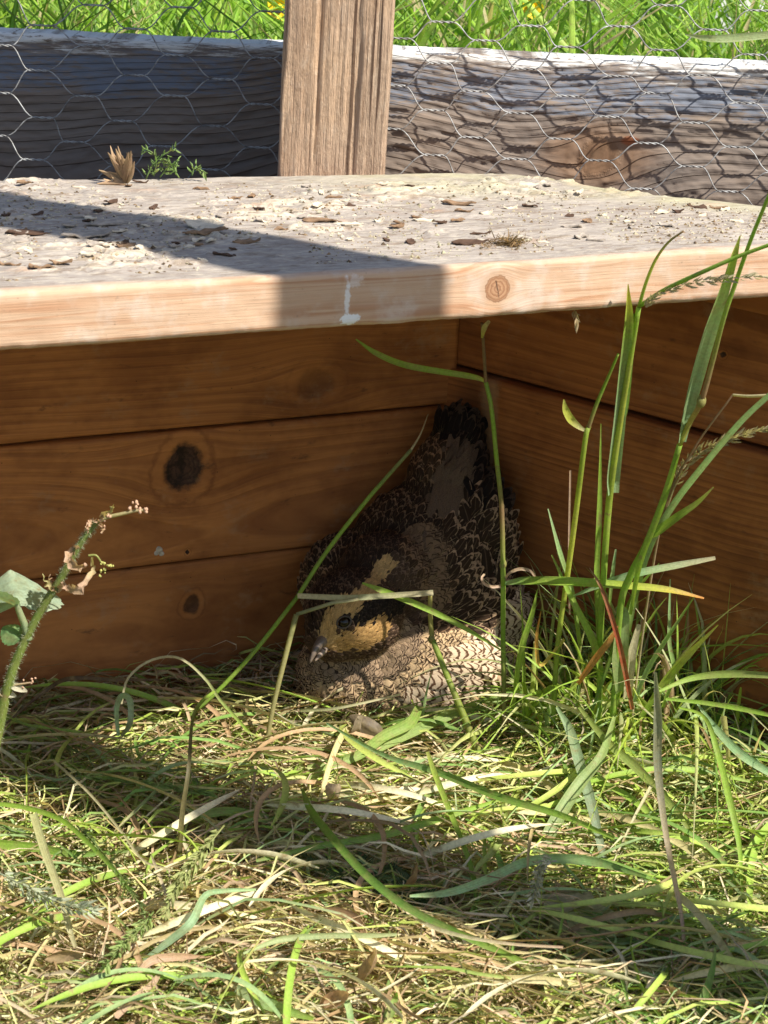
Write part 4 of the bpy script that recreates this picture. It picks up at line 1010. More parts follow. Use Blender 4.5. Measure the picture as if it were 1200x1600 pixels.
# the tuft at the right
def tuft(label, n, cx, cy, sx, sy, hr, wr, seed, spread=.6, group=None):
    e = empty('grass_tuft', (cx, cy, 0)); tag(e, label, 'grass tuft', group); g = np.random.default_rng(seed); K = 10; tt = np.linspace(0, 1, K)
    for i in range(n):
        bx, by = cx+g.normal(0, sx), cy+g.normal(0, sy); h = g.uniform(*hr); yaw = g.uniform(0, 2*PI)
        ln = abs(g.normal(.35, spread))*h; dr = abs(g.normal(.25, .3))*h
        out = ln*tt+ln*.8*tt**2.5
        P = np.stack([bx+np.cos(yaw)*out, by+np.sin(yaw)*out, .004+h*tt-dr*tt**3-max(0, ln-h*.4)*tt**3*.8], -1); P[:, 2] = np.maximum(P[:, 2], .012)
        if np.min(np.linalg.norm(P-eyeP, axis=1)) < .040 or np.min(np.linalg.norm(P-at(590, 890, .91), axis=1)) < .040: continue
        for nrm, lim in ((NB, .004), (NS, .006)):
            dd = np.maximum(0, lim-(P-C0)@nrm); P = P+dd[:, None]*nrm
        tw = g.uniform(0, PI); tws = tw+g.normal(0, .8)*tt; side = np.stack([np.cos(tws), np.sin(tws), 0*tt], -1)
        Wd = g.uniform(*wr)*np.clip(1.15-tt**2.2*1.1, .05, 1)*np.clip(.6+tt*3, 0, 1)
        b = GREEN[g.integers(0, 5)]*g.uniform(.95, 1.4) if g.random() < .82 else STRAW[g.integers(0, 7)]
        tip = b if g.random() < .7 else np.array(cS); col = b[None]*(1-tt[:, None]**2)+tip[None]*tt[:, None]**2
        ribbons('blade', P[None], Wd[None], side[None], col[None], M_LEAF, e, .3)
pc = onz(985, 1195, 0.0); tuft('dense tuft of green blades at the foot of the tall stems', 470, pc[0]-.004, pc[1]+.004, .026, .014, (.022, .100), (.0010, .0030), 5, .38)
pc = onz(1030, 1150, 0.0); tuft('fan of thin bright blades spreading before the right hand wall', 150, pc[0], pc[1], .018, .006, (.035, .085), (.0009, .0024), 55, .8)
pc = onz(850, 1170, 0.0); tuft('low sparse tuft growing right beside the bird', 90, pc[0], pc[1], .016, .010, (.015, .055), (.0008, .0026), 6)
pc = onz(640, 1165, 0.0); tuft('thin fringe of short blades just in front of the breast of the bird', 60, pc[0], pc[1], .030, .006, (.010, .026), (.0006, .0020), 16, .9)
pc = onz(1120, 1260, 0.0); tuft('spreading tuft at the foot of the right hand wall', 150, pc[0], pc[1], .030, .012, (.015, .055), (.0008, .0026), 7, .7)

# ------------------------------------------------------------------ blades lying on the hay
def lie(label, pts, wpx, cols, z=.022, twist=0., group=None, n=24, name='grass_stalk', z1=None, sharp=False, fold=.25):
    zs = np.interp(np.linspace(0, 1, len(pts)), np.linspace(0, 1, len(np.atleast_1d(z))), np.atleast_1d(z))
    P = [onz(x, y, zz) for (x, y), zz in zip(pts, zs)]
    q = [(x, y, p[1]) for (x, y), p in zip(pts, P)]
    o = blade(None, q, wpx, cols, twist, n, name, sharp=sharp, fold=fold); tag(o, label, 'grass blade', group); return o
L_ = [
    ('long dark green blade curving down in front of the bird towards the lower right', [(472, 1232), (485, 1265), (520, 1310), (575, 1370), (640, 1420), (720, 1460), (800, 1495), (900, 1540)], (4, 12, 13, 13, 12, 10, 5), [cG, cD, cD, cG], (.03, .04, .03, .02)),
    ('broad pale green blade lying from below the bird to the left', [(655, 1105), (640, 1130), (600, 1150), (560, 1180), (510, 1200), (470, 1225)], (12, 17, 17, 15, 12, 4), [(.26, .40, .07), (.34, .44, .14)], (.03, .022)),
    ('wide light blade running level under the bird', [(480, 1200), (560, 1180), (640, 1145), (700, 1118), (780, 1090), (850, 1075)], (8, 15, 17, 16, 13, 5), [(.34, .44, .14), (.24, .36, .08)], (.02, .03)),
    ('straight green blade lying level across the middle of the hay', [(400, 1345), (500, 1322), (600, 1305), (700, 1275), (780, 1250)], (5, 10, 12, 10, 4), [cD, cG], .028),
    ('narrow blue green blade pointing to the lower right edge', [(510, 1130), (600, 1180), (680, 1205), (780, 1245), (880, 1275), (960, 1310)], (3, 7, 11, 12, 10, 5), [cB, cD, cG], .035),
    ('dusty blue green blade lying right of centre', [(640, 1400), (700, 1395), (760, 1375), (830, 1345), (920, 1345), (1010, 1370)], (4, 12, 14, 15, 15, 5), [cB, cB, cD], .03),
    ('broad pale leaf blade leaning against the tuft', [(840, 1340), (870, 1280), (905, 1225), (940, 1180), (960, 1120)], (20, 22, 20, 14, 5), [(.32, .42, .18), (.3, .4, .12)], (.015, .05)),
    ('grey green folded blade with a dark notch', [(945, 1350), (925, 1260), (905, 1190), (890, 1140), (870, 1105)], (10, 16, 17, 14, 4), [(.36, .44, .32), (.3, .42, .2)], (.02, .05)),
    ('crossing olive blade in the tuft', [(905, 1105), (950, 1160), (1000, 1205), (1050, 1260), (1080, 1300)], (5, 12, 14, 12, 6), [(.3, .38, .09), (.28, .34, .08)], (.05, .02)),
    ('pale grey stalk standing at the lower right in front of the wall', [(1024, 1050), (1028, 1120), (1028, 1200), (1040, 1300), (1055, 1380), (1066, 1440), (1072, 1540)], (4, 14, 13, 9, 8, 6, 5), [(.42, .45, .30), (.3, .3, .2), cPk, cPk], (.11, .08, .05, .03, .02)),
    ('green blade arching down near the right edge', [(1060, 1105), (1100, 1120), (1120, 1170), (1140, 1250), (1155, 1320), (1160, 1400)], (3, 6, 9, 11, 8, 3), [cG, cG], (.08, .05, .02)),
    ('blue green blade sweeping down off the right edge', [(1090, 1100), (1120, 1140), (1160, 1180), (1215, 1215)], (3, 11, 14, 10), [cB, cB], (.06, .04)),
    ('blade leaning level against the right hand wall, upper of two', [(1030, 1080), (1080, 1060), (1140, 1053), (1215, 1056)], (4, 9, 12, 9), [cG, (.34, .4, .12)], (.07, .08)),
    ('blade leaning level against the right hand wall, lower of two', [(1040, 1092), (1100, 1098), (1160, 1108), (1215, 1120)], (4, 7, 8, 6), [cG, cG], (.06, .06)),
    ('pale straw blade with a split end near the right wall', [(1140, 1210), (1136, 1160), (1130, 1118)], (6, 7, 10), [cS, cS], (.02, .06)),
    ('bleached flat stalk leaning at the left edge of the hay', [(52, 1272), (70, 1330), (95, 1400), (108, 1450), (118, 1480)], (12, 13, 12, 9, 6), [(.5, .5, .24), (.62, .56, .34)], (.045, .02)),
    ('thin green blade lying along the left edge', [(-10, 1255), (40, 1262), (90, 1278), (120, 1300), (170, 1350), (210, 1400)], (6, 8, 8, 7, 4), [cG, cG, cD], (.03, .03)),
    ('dark green blade lying flat at the far left', [(-10, 1318), (60, 1325), (120, 1335), (200, 1330)], (14, 14, 10, 4), [cG, cD], .022),
    ('curved grey green loop of leaf behind the hay at left', [(185, 1150), (182, 1110), (190, 1088), (203, 1095), (203, 1130), (190, 1150)], (5, 8, 10, 10, 9, 4), [cB, (.36, .42, .3)], (.03, .045, .045, .025)),
    ('dead straw bow arching above the hay at left', [(190, 1100), (200, 1060), (235, 1032), (280, 1028), (320, 1060), (345, 1095), (390, 1145)], (3, 4, 4, 4, 5, 5), [cS, cS, cG], (.035, .05, .055, .045, .02)),
    ('dead brown bow of leaf in the shade of the back wall', [(10, 1130), (70, 1080), (110, 1060), (180, 1062), (250, 1062)], (3, 6, 7, 6, 3), [(.12, .07, .04), (.12, .07, .04)], (.025, .04, .04)),
    ('long light blade lying level in the foreground shade', [(380, 1490), (440, 1468), (520, 1462), (580, 1462), (620, 1460)], (4, 10, 9, 8, 4), [(.42, .5, .24), (.42, .5, .24)], .03),
    ('bright blue green blade at the bottom left of centre', [(370, 1545), (410, 1565), (450, 1580), (490, 1592)], (14, 20, 16, 6), [(.4, .52, .3), cG], .025),
    ('curving grey green blade left of centre', [(225, 1500), (265, 1470), (300, 1440), (320, 1400), (350, 1392), (400, 1390)], (6, 12, 14, 10, 7, 4), [(.3, .42, .26), cB], (.02, .035, .03)),
    ('salmon coloured dry leaf lying at the lower left', [(215, 1520), (240, 1500), (280, 1495), (320, 1495)], (8, 14, 12, 3), [cPk, (.66, .4, .25)], .024),
    ('tan dry leaf slanting at the bottom left', [(180, 1590), (210, 1560), (240, 1535), (255, 1510)], (10, 12, 9, 4), [cPk, cPk], .024),
    ('curled brown dead leaf in the dark foreground', [(505, 1420), (530, 1425), (555, 1435), (568, 1460)], (5, 14, 13, 4), [(.34, .19, .11), (.4, .25, .16)], .026),
    ('brown dead leaf arching in the lower right corner', [(850, 1480), (900, 1450), (960, 1430), (1020, 1425), (1080, 1450)], (5, 9, 10, 9, 4), [(.3, .19, .11), (.42, .28, .16)], (.02, .03, .02)),
    ('dark green blade standing at the bottom right corner', [(1090, 1600), (1100, 1560), (1112, 1520), (1118, 1480)], (14, 14, 10, 3), [cD, cD], (.02, .04)),
    ('upright bright blade at the bottom centre', [(600, 1600), (610, 1580), (618, 1560), (620, 1550)], (14, 15, 9, 3), [(.3, .45, .15), cG], (.02, .03)),
    ('short dark stick of leaf standing in the hay left of centre', [(280, 1335), (285, 1270), (295, 1200), (300, 1130), (312, 1100), (335, 1080)], (9, 8, 6, 5, 6, 4), [(.2, .17, .07), (.14, .12, .06), cG], (.02, .06, .05)),
    ('thin straw line running diagonally through the left shade', [(85, 1190), (140, 1240), (190, 1300), (225, 1345), (270, 1360)], (4, 4, 4, 3), [cS, cS], .03),
    ('bright broad blade lying level left of centre', [(290, 1280), (330, 1270), (370, 1268), (420, 1275)], (6, 14, 14, 4), [(.28, .44, .1), (.3, .44, .12)], .024),
    ('sharply bent yellow green blade in front of the bird', [(668, 1175), (680, 1210), (700, 1260), (720, 1310), (740, 1370), (745, 1440)], (5, 9, 9, 8, 8, 4), [(.4, .46, .1), cG, cD], (.04, .03, .02)),
    ('light folded stalk below the bent stem', [(785, 1255), (790, 1290), (775, 1325), (750, 1350), (740, 1365)], (8, 11, 10, 8, 4), [(.34, .42, .12), (.4, .48, .16)], .025),
    ('large pale straw stalk at the lower middle', [(620, 1400), (660, 1440), (720, 1462), (800, 1475), (880, 1480)], (6, 7, 5, 4), [cS, cS, cPk], .03),
    ('short pale stem piece below the buff breast of the bird', [(470, 1110), (515, 1108), (560, 1100), (625, 1085)], (5, 5, 4, 3), [(.5, .52, .26), cS], (.025, .035)),
]
for it in L_: lie(*it)
# unnamed look-alikes: loose medium blades spread over the hay
gb = np.random.default_rng(31)
proto = []
for kcol in range(8):
    cc = [GREEN[0], GREEN[1], GREEN[3], GREEN[4], STRAW[0], STRAW[3], GREEN[2], STRAW[2]][kcol]
    K = 12; tt = np.linspace(-.5, .5, K); Lb = gb.uniform(.045, .09)
    ang = gb.normal(0, .9)*tt*1.4
    x = np.cumsum(np.cos(ang))*Lb/K; y = np.cumsum(np.sin(ang))*Lb/K; P = np.stack([x-x.mean(), y-y.mean(), .006*np.cos(tt*PI)], -1)
    Wd = .0027*np.clip(1.2-np.abs(tt*2)**3, .1, 1)*gb.uniform(.7, 1.2); tw = gb.normal(0, .5)+gb.normal(0, 1)*tt
    side = np.stack([-np.sin(ang)*np.cos(tw), np.cos(ang)*np.cos(tw), np.sin(tw)], -1)
    proto.append((kcol, ribbon_data(P[None], Wd[None], side[None], np.tile(cc, (K, 1))[None], .25)))
meshes = []
for k_, (V, Q, C) in proto:
    m = np_mesh('grass_stalk', V, Q); attr_c(m, 'Col', C); m.materials.append(M_HAY); meshes.append(m)
cnt = 0
while cnt < 170:
    x, y = gb.uniform(-.19, .19), gb.uniform(.62, .92)
    if not inside(np.array([x]), np.array([y]), None)[0] or (np.array([x, y, 0])-C0)@NB < .03 or (np.array([x, y, 0])-C0)@NS < .03: continue
    if math.hypot(x-.012, y-.935) < .052: continue
    gk = gb.random() < float(gprob(np.array([x]), np.array([y]))[0])+.15
    k_ = int(gb.choice([0, 1, 2, 3, 6] if gk else [4, 5, 7]))
    o = bpy.data.objects.new('grass_stalk', meshes[k_]); COL.objects.link(o)
    o.location = (x, y, float(mound(x, y))+gb.uniform(.014, .024)); o.rotation_euler = (gb.normal(0, .08), gb.normal(0, .08), gb.normal(0, .8)+(PI if gb.random() < .5 else 0))
    v_ = np.array([x, y, .015])-ORG; ix, iy = 600+F_PX*(v_@RT)/(v_@FWD), 800-F_PX*(v_@UP)/(v_@FWD)
    hz = 'far left' if ix < 240 else 'left' if ix < 480 else 'middle' if ix < 720 else 'right' if ix < 960 else 'far right'
    vt = 'back' if iy < 1230 else 'centre' if iy < 1380 else 'front' if iy < 1500 else 'nearest edge'
    sh_ = ['mid green', 'bright green', 'yellowish green', 'grey green', 'golden', 'brown', 'dark green', 'pale straw'][k_]
    tag(o, 'loose %s blade lying on the %s %s of the hay' % (sh_, hz, vt), 'grass blade', 'loose %s blades lying on the hay' % ('green' if gk else 'straw coloured')); cnt += 1

# seed heads lying in the hay
def sh_obj(label, pts, n, size, col, z, seed, sp=.35, br=.003):
    e = empty('seed_head_stalk', tuple(onz(*pts[0], 0))); tag(e, label, 'seed head')
    q = [(x, y, onz(x, y, zz)[1]) for (x, y), zz in zip(pts, np.interp(np.linspace(0, 1, len(pts)), np.linspace(0, 1, len(np.atleast_1d(z))), np.atleast_1d(z)))]
    stem(e, q, (3, 2), col, 16); seedhead(e, q, n, size, col, sp, seed, branch=br)
sh_obj('pale silvery seed head drooping at the left edge', [(-10, 1360), (40, 1385), (90, 1410), (145, 1422)], 130, .0036, (.50, .54, .40), .035, 1, .4, .006)
sh_obj('narrow green seed head lying level under the left wall', [(120, 1212), (190, 1218), (260, 1228), (330, 1240)], 120, .0034, (.26, .38, .10), .028, 2, .22, .0015)
sh_obj('shaded green seed head pointing down left of centre', [(120, 1290), (150, 1320), (190, 1370), (225, 1425)], 100, .0034, (.22, .30, .10), .03, 5, .3, .002)
sh_obj('green and straw seed head hanging in the left foreground', [(350, 1290), (310, 1340), (280, 1380), (255, 1430)], 130, .0040, (.34, .38, .14), (.045, .03), 6, .35, .004)
sh_obj('green feathery seed head at lower left', [(240, 1425), (215, 1455), (190, 1480), (165, 1510)], 110, .0036, (.28, .38, .12), .03, 7, .4, .004)
sh_obj('whitish feathery seed head right of centre', [(870, 1345), (850, 1350), (838, 1380), (830, 1420)], 90, .0034, (.52, .50, .38), .035, 8, .4, .004)
sh_obj('brown seed head curving in the foreground', [(590, 1390), (640, 1420), (700, 1440), (760, 1460)], 90, .0034, (.46, .36, .2), .03, 9, .3, .003)

# feathery dark green weed
def feathery(label, x0, y0, seed, n=16, size=.02):
    g = np.random.default_rng(seed); b = onz(x0, y0, .012); e = empty('yarrow_leaf', tuple(b)); tag(e, label, 'weed')
    for i in range(n):
        yaw = g.uniform(0, 2*PI); L = size*g.uniform(.6, 1.4); tt = np.linspace(0, 1, 12)
        ax = b[None]+np.stack([np.cos(yaw)*tt*L, np.sin(yaw)*tt*L*.7, .006+tt*L*g.uniform(.1, .6)-tt**2*.004], -1)
        RP, RW, RS, RC = [], [], [], []
        RP.append(ax[[0, 4, 7, 11]]); RW.append(np.full(4, .0005)); RS.append(np.tile([0, 0, 1.], (4, 1))); RC.append(np.tile([.06, .13, .05], (4, 1)))
        for k in range(1, 12):
            for s in (-1, 1):
                for r in range(2):
                    a = yaw+s*g.uniform(.6, 1.2); l2 = .004*g.uniform(.6, 1.3)*math.sin(k/12*PI)+.001
                    d = np.array([math.cos(a), math.sin(a), g.normal(.2, .4)]); t4 = np.linspace(0, 1, 4)
                    RP.append(ax[k][None]+d[None]*(t4*l2)[:, None]); RW.append(.0007*np.array([1, .9, .6, .1])); RS.append(np.tile(np.cross(d, g.normal(0, 1, 3)), (4, 1))); RC.append(np.tile(np.array([.07, .15, .06])*g.uniform(.7, 1.3), (4, 1)))
        ribbons('leaf', np.array(RP), np.array(RW), np.array(RS), np.array(RC), M_LEAF, e, .3)
feathery('dark feathery weed leaves in the shade at the middle foreground', 560, 1400, 3)
feathery('smaller dark feathery leaves just right of the larger ones', 620, 1430, 4, 9, .015)

# leaves: outline sheets with veins
def leaf_obj(name, parent, c, ax, wid, L, W, cols, seed, cup=.15, lobes=0.0, mat=None, K=18, J=9, curl=0.):
    ax = np.asarray(ax, float); ax /= np.linalg.norm(ax); s = np.asarray(wid, float); s -= ax*(s@ax); s /= np.linalg.norm(s); n = np.cross(ax, s)
    g = np.random.default_rng(seed); tt = np.linspace(0, 1, K); u = np.linspace(-1, 1, J)
    w_ = W*.5*np.sin(np.clip(tt**.75*.94+.04, 0, 1)*PI)**.75; w_ = w_*(1+lobes*np.abs(np.sin(tt*PI*7))); T_, U = np.meshgrid(tt, u, indexing='ij')
    z = cup*np.abs(U)*w_[:, None]*1.2 + .05*L*fbm(np.stack([T_*4+seed, U*2, U*0], -1), 3, seed) - .02*W*np.abs(np.sin(T_*PI*7+np.abs(U)*2))*np.abs(U)
    a = curl*T_; xx = np.where(abs(curl) > .01, L*np.sin(a)/max(abs(curl), .01)*np.sign(curl or 1), L*T_); zz = z + (L*(1-np.cos(a))/max(abs(curl), .01) if abs(curl) > .01 else 0)
    V = np.asarray(c)+xx[..., None]*ax+(U*w_[:, None])[..., None]*s+zz[..., None]*n
    i = np.arange(K*J).reshape(K, J); Q = np.stack([i[:-1, :-1], i[1:, :-1], i[1:, 1:], i[:-1, 1:]], -1).reshape(-1, 4)
    C = np.asarray(cols)[None, None]*(1+.25*np.exp(-(U/.12)**2)[..., None]+.12*g.normal(0, 1, (K, J, 1)))
    m = np_mesh(name, V.reshape(-1, 3), Q); attr_c(m, 'Col', np.clip(C, 0, 1).reshape(-1, 3)); return link(name, m, parent, mat or M_LEAF)
c0 = onz(860, 1430, .022); o = leaf_obj('broad_leaf', None, c0, (.9, -.35, .02), (.3, .9, .1), .030, .024, (.42, .42, .20), 4); tag(o, 'broad oval pale green leaf lying right of centre in the foreground', 'leaf')
c0 = onz(905, 1395, .024); o = leaf_obj('broad_leaf', None, c0, (-.5, -.9, .02), (.9, -.4, .2), .022, .018, (.46, .42, .26), 5); tag(o, 'second pale dry oval leaf just above the first one', 'leaf')
for (x, y, ax, L, W, cl, lb) in ((555, 1145, (.4, -.6, .3), .016, .009, (.38, .30, .22), 'grey brown crumpled dead leaf directly under the breast of the bird'), (600, 1150, (-.7, -.3, .5), .018, .007, (.20, .15, .10), 'dark dead leaf standing under the bird'),
                              (640, 1385, (.5, -.5, .4), .012, .012, (.36, .22, .12), 'small brown dry flower head in the middle of the hay'), (530, 1245, (.1, -.8, .3), .016, .007, (.5, .38, .28), 'pinkish withered leaf left of the long blade'),
                              (1010, 1560, (.9, .1, .2), .014, .005, (.45, .28, .17), 'crisp brown leaf at the bottom right'), (500, 1570, (.8, .2, .3), .013, .005, (.44, .27, .16), 'crumpled brown leaf at the bottom centre'),
                              (560, 1530, (.6, -.2, .4), .018, .009, (.5, .32, .19), 'tan crumpled leaf above the bottom centre one'), (70, 1500, (.8, .4, .2), .015, .004, (.55, .38, .24), 'pink tan dead leaf at lower left')):
    o = leaf_obj('dead_leaf', None, onz(x, y, .022), ax, (.5, .3, .5), L, W, cl, int(x), .5, .1, curl=1.2); tag(o, lb, 'dead leaf')

# ------------------------------------------------------------------ hairy plant at the left
hp = empty('hairy_weed', tuple(at(-5, 1180, .74)*np.array([1, 1, 0]))); tag(hp, 'hairy green weed stem with withered pink leaves rising at the left edge', 'weed')
YH = .745
ctrl = [(-40, 1290, YH), (-12, 1180, YH), (10, 1080, YH), (28, 1025, YH), (60, 960, YH), (95, 903, YH), (125, 850, YH), (152, 815, YH)]
stem(hp, ctrl, (19, 18, 16, 14, 13, 11, 7), [(.26, .34, .07), (.28, .36, .08), (.30, .38, .12)], 50)
Ph = crom(PX(ctrl), 400); gh = np.random.default_rng(3); hairs = []
for k in range(1400):
    i = gh.integers(60, 398); r = gh.normal(0, 1, 3); r /= np.linalg.norm(r); rad = np.interp(i, [0, 400], [.0018, .0007]); hairs.append(np.stack([Ph[i]+r*rad*.8, Ph[i]+r*(rad+.0006), Ph[i]+r*(rad+.0017)+[0, 0, -.0001]]))
tag(tubes('stem_hairs', hairs, [np.array([.00008, .00006, .00002])]*len(hairs), M_LEAF, hp, cols=[(.6, .62, .45)]*len(hairs), sides=3), kind='stuff')
stem(hp, [(150, 818, YH), (165, 809, YH), (190, 803, YH), (212, 798, YH), (226, 797, YH)], (7, 6, 4), [(.5, .46, .2), (.6, .48, .3)])
stem(hp, [(138, 868, YH), (150, 868, YH), (158, 878, YH)], (4, 3), [(.45, .45, .15), (.45, .45, .15)])
stem(hp, [(45, 1000, YH), (38, 975, YH), (30, 955, YH), (26, 942, YH)], (13, 11, 9), [(.34, .42, .22), (.38, .46, .28)])
def PP(x, y, Y=YH): return at(x, y, Y)
def vdir(a, b): return (PP(*b)-PP(*a))
leaf_obj('leaf', hp, PP(30, 948), (-.25, .8, .20), (1, .25, .05), .024, .032, (.42, .52, .38), 2, .38, .10)
leaf_obj('leaf', hp, PP(26, 945), (-.6, -.3, .35), (.5, -.8, .2), .018, .014, (.26, .38, .24), 9, .35, .1)
cW, cW2 = (.66, .42, .29), (.66, .60, .26)
for pts, wd, cl, tw in (([(126, 854), (114, 860), (109, 872), (116, 883), (127, 886), (133, 880)], (5, 10, 13, 13, 9, 4), [cW, cW], .2),
                        ([(141, 868), (146, 886), (139, 904), (124, 920), (104, 920), (94, 906)], (3, 6, 9, 12, 9, 4), [cW2, cW, cW], -.1),
                        ([(100, 914), (86, 921), (75, 913), (66, 899)], (6, 12, 8, 1), [cW, cW2], .0), ([(84, 921), (78, 912), (79, 899)], (4, 7, 1), [cW, cW], -.5),
                        ([(152, 815), (160, 805), (172, 798), (177, 785)], (4, 8, 7, 1), [cW, cW2], .4), ([(151, 814), (143, 811), (138, 822), (136, 833)], (3, 4, 7, 1), [cW, cW], -.3),
                        ([(156, 818), (162, 824), (160, 831)], (3, 6, 2), [cW, cW], .2)):
    blade(hp, [(x, y, YH-.003+.003*math.sin(k*1.7)) for k, (x, y) in enumerate(pts)], wd, cl, tw, 22, 'withered_leaf', fold=.35, tw2=.35)
leaf_obj('young_leaf', hp, PP(32, 1000), (-.6, .1, .5), (.4, .5, .5), .009, .008, (.14, .26, .09), 17, .4, .2, curl=.8)
def buds(spots, col, rpx, seed):
    g = np.random.default_rng(seed)
    for (x, y) in spots:
        for k in range(4):
            c = PP(x+g.normal(0, rpx*.5), y+g.normal(0, rpx*.5), YH+g.normal(0, .0006)); ball('flower_bud', c, px_m(rpx, YH)*g.uniform(.25, .5), M_BUD, hp, 8, (1, 1, g.uniform(.8, 1.6)))
M_BUD = plain('bud_skin', (.55, .34, .22), .7, .2, 900, .4, .4); M_BUD2 = plain('bud_skin_green', (.48, .46, .14), .7, .2, 900, .4, .4)
buds([(202, 793), (213, 786), (226, 799), (218, 797), (160, 820), (168, 806)], None, 6, 1)
_t = M_BUD; M_BUD = M_BUD2; buds([(158, 880), (162, 890), (155, 895), (166, 884), (173, 886)], None, 5, 2); M_BUD = _t
stem(hp, [(12, 1075, YH), (25, 1070, YH), (38, 1068, YH), (50, 1066, YH)], (3, 3), [cS, cPk]); buds([(50, 1066), (35, 1070)], None, 5, 3)
leaf_obj('withered_leaf', hp, PP(15, 1070), (.8, 0, -.3), (.2, .6, .7), .007, .0032, (.6, .55, .42), 18, .4, 0)
leaf_obj('withered_leaf', hp, PP(-3, 1080), (.8, 0, -.2), (.2, .6, .7), .007, .0036, (.62, .58, .46), 19, .4, 0)

# ------------------------------------------------------------------ debris on the board
rme = roof.data; rbvh = BVHTree.FromPolygons([v.co.copy() for v in rme.vertices], [tuple(p.vertices) for p in rme.polygons])
def on_roof(x, y):
    loc, _, _, _ = rbvh.ray_cast(Vector(ORG), Vector(ray(x, y)).normalized()); return np.array(loc) if loc is not None else onz(x, y, ROOF_Z)
M_BARK = plain('bark_flake_brown', (.27, .17, .10), .9, .1, 260, .7, .8); M_BARK2 = plain('bark_flake_grey', (.40, .34, .28), .9, .1, 260, .6, .8); M_BARK3 = plain('bark_flake_cream', (.66, .56, .42), .9, .1, 260, .45, .8)
M_BARK4 = plain('bark_flake_dark', (.10, .06, .04), .9, .1, 260, .5, .8)
def flake_mesh(seed, L, W):
    g = np.random.default_rng(seed); NR, NA = 4, 18; V = []; 
    ra = 1+.35*fbm(np.stack([np.cos(np.arange(NA)*2*PI/NA)*1.6+seed, np.sin(np.arange(NA)*2*PI/NA)*1.6, np.zeros(NA)], -1), 3, seed)+.06*g.normal(0, 1, NA)
    cv = g.uniform(-.12, .22)
    for lay in (1, 0):
        for r in range(1, NR+1):
            for a in range(NA):
                f = r/NR; x = math.cos(a*2*PI/NA)*L*.5*f*ra[a]; y = math.sin(a*2*PI/NA)*W*.5*f*ra[a]
                z = cv*(x*x)/L*1.5+.0005*lay+.0008*f*float(vnoise(np.array([x*500, y*500, seed]), seed))+.0002
                V.append((x, y, z))
    V = np.array(V); n = NR*NA; V = np.vstack([V, [0, 0, .0008], [0, 0, .0003]])
    Q = []; T = []
    for lay in (0, 1):
        o = lay*n
        for r in range(NR-1):
            for a in range(NA):
                b = (a+1) % NA; q = [o+r*NA+a, o+(r+1)*NA+a, o+(r+1)*NA+b, o+r*NA+b]; Q.append(q if lay == 0 else q[::-1])
        for a in range(NA):
            b = (a+1) % NA; T.append([2*n+lay, o+a, o+b] if lay == 0 else [2*n+lay, o+b, o+a])
    for a in range(NA):
        b = (a+1) % NA; Q.append([(NR-1)*NA+a, n+(NR-1)*NA+a, n+(NR-1)*NA+b, (NR-1)*NA+b])
    return np_mesh('bark_flake', V, np.array(Q), np.array(T), smooth=False)
def flake(x, y, L, W, mat, seed, label=None, group=None, yaw=None, rot=(0, 0)):
    me_ = flake_mesh(seed, L, W); me_.materials.append(mat); o = bpy.data.objects.new('bark_flake', me_); COL.objects.link(o)
    p = on_roof(x, y); o.location = [float(v) for v in p]; gq = random.Random(seed); o.rotation_euler = (rot[0], rot[1], yaw if yaw is not None else A_B+gq.gauss(0, .5))
    tag(o, label, 'bark flake', group); return o
flake(48, 364, .020, .013, M_BARK4, 1, 'largest dark curled bark flake at the left end of the board', rot=(.0, .1))
flake(20, 372, .022, .014, M_BARK2, 2, 'pale grey crusty flake at the far left of the board')
flake(135, 368, .017, .012, M_BARK2, 3, 'grey flake beside the large dark one at the left')
flake(175, 350, .022, .006, M_BARK2, 4, 'long grey sliver lying in the shadow on the board')
flake(322, 353, .014, .012, M_BARK3, 5, 'cream flake left of the middle of the board', rot=(.15, 0))
flake(320, 364, .020, .005, M_BARK, 6, 'brown crumbs under the cream flake')
flake(383, 379, .011, .005, M_BARK, 7, 'small brown flake near the shadow edge')
flake(735, 380, .016, .006, M_BARK4, 8, 'dark grey flat flake left of the brown clump')
flake(545, 352, .014, .008, M_BARK3, 9, 'creamy flake in the middle of the board')
flake(505, 345, .016, .005, M_BARK, 10, 'thin brown sliver left of the creamy flake')
flake(715, 320, .013, .005, M_BARK, 11, 'dark brown sliver near the middle rear of the board')
flake(1090, 324, .008, .005, M_BARK4, 12, 'single dark flake at the right end of the board')
gf = np.random.default_rng(9)
for k in range(100):
    x = gf.uniform(0, 1160) if gf.random() < .7 else gf.uniform(0, 650); lo = 285 if x < 820 else 285+(x-820)*.12; hi_ = np.interp(x, [0, 1200], [425, 365]); y = gf.uniform(lo, hi_)
    mt = [M_BARK, M_BARK2, M_BARK3, M_BARK3, M_BARK4][gf.integers(0, 5)]; nm = {M_BARK: 'brown', M_BARK2: 'grey', M_BARK3: 'cream', M_BARK4: 'dark'}[mt]
    fl_, fw_ = gf.uniform(.0025, .009), gf.uniform(.0018, .0042)
    tx = (y-lo)/(hi_-lo); vt = 'rear' if tx < .33 else 'middle' if tx < .66 else 'front'
    hz = ('left end', 'left part', 'part left of the post', 'centre', 'part right of the post', 'right part', 'right end')[min(6, int(x/166))]
    flake(x, y, fl_, fw_, mt, 100+k, '%s %s bark crumb at the %s of the board, %s row' % ('tiny' if fl_ < .0045 else 'small' if fl_ < .007 else 'longer', nm, hz, vt), 'small %s bark crumbs on the board' % nm)
gt = np.random.default_rng(19); VV, QQ, CC = [], [], []
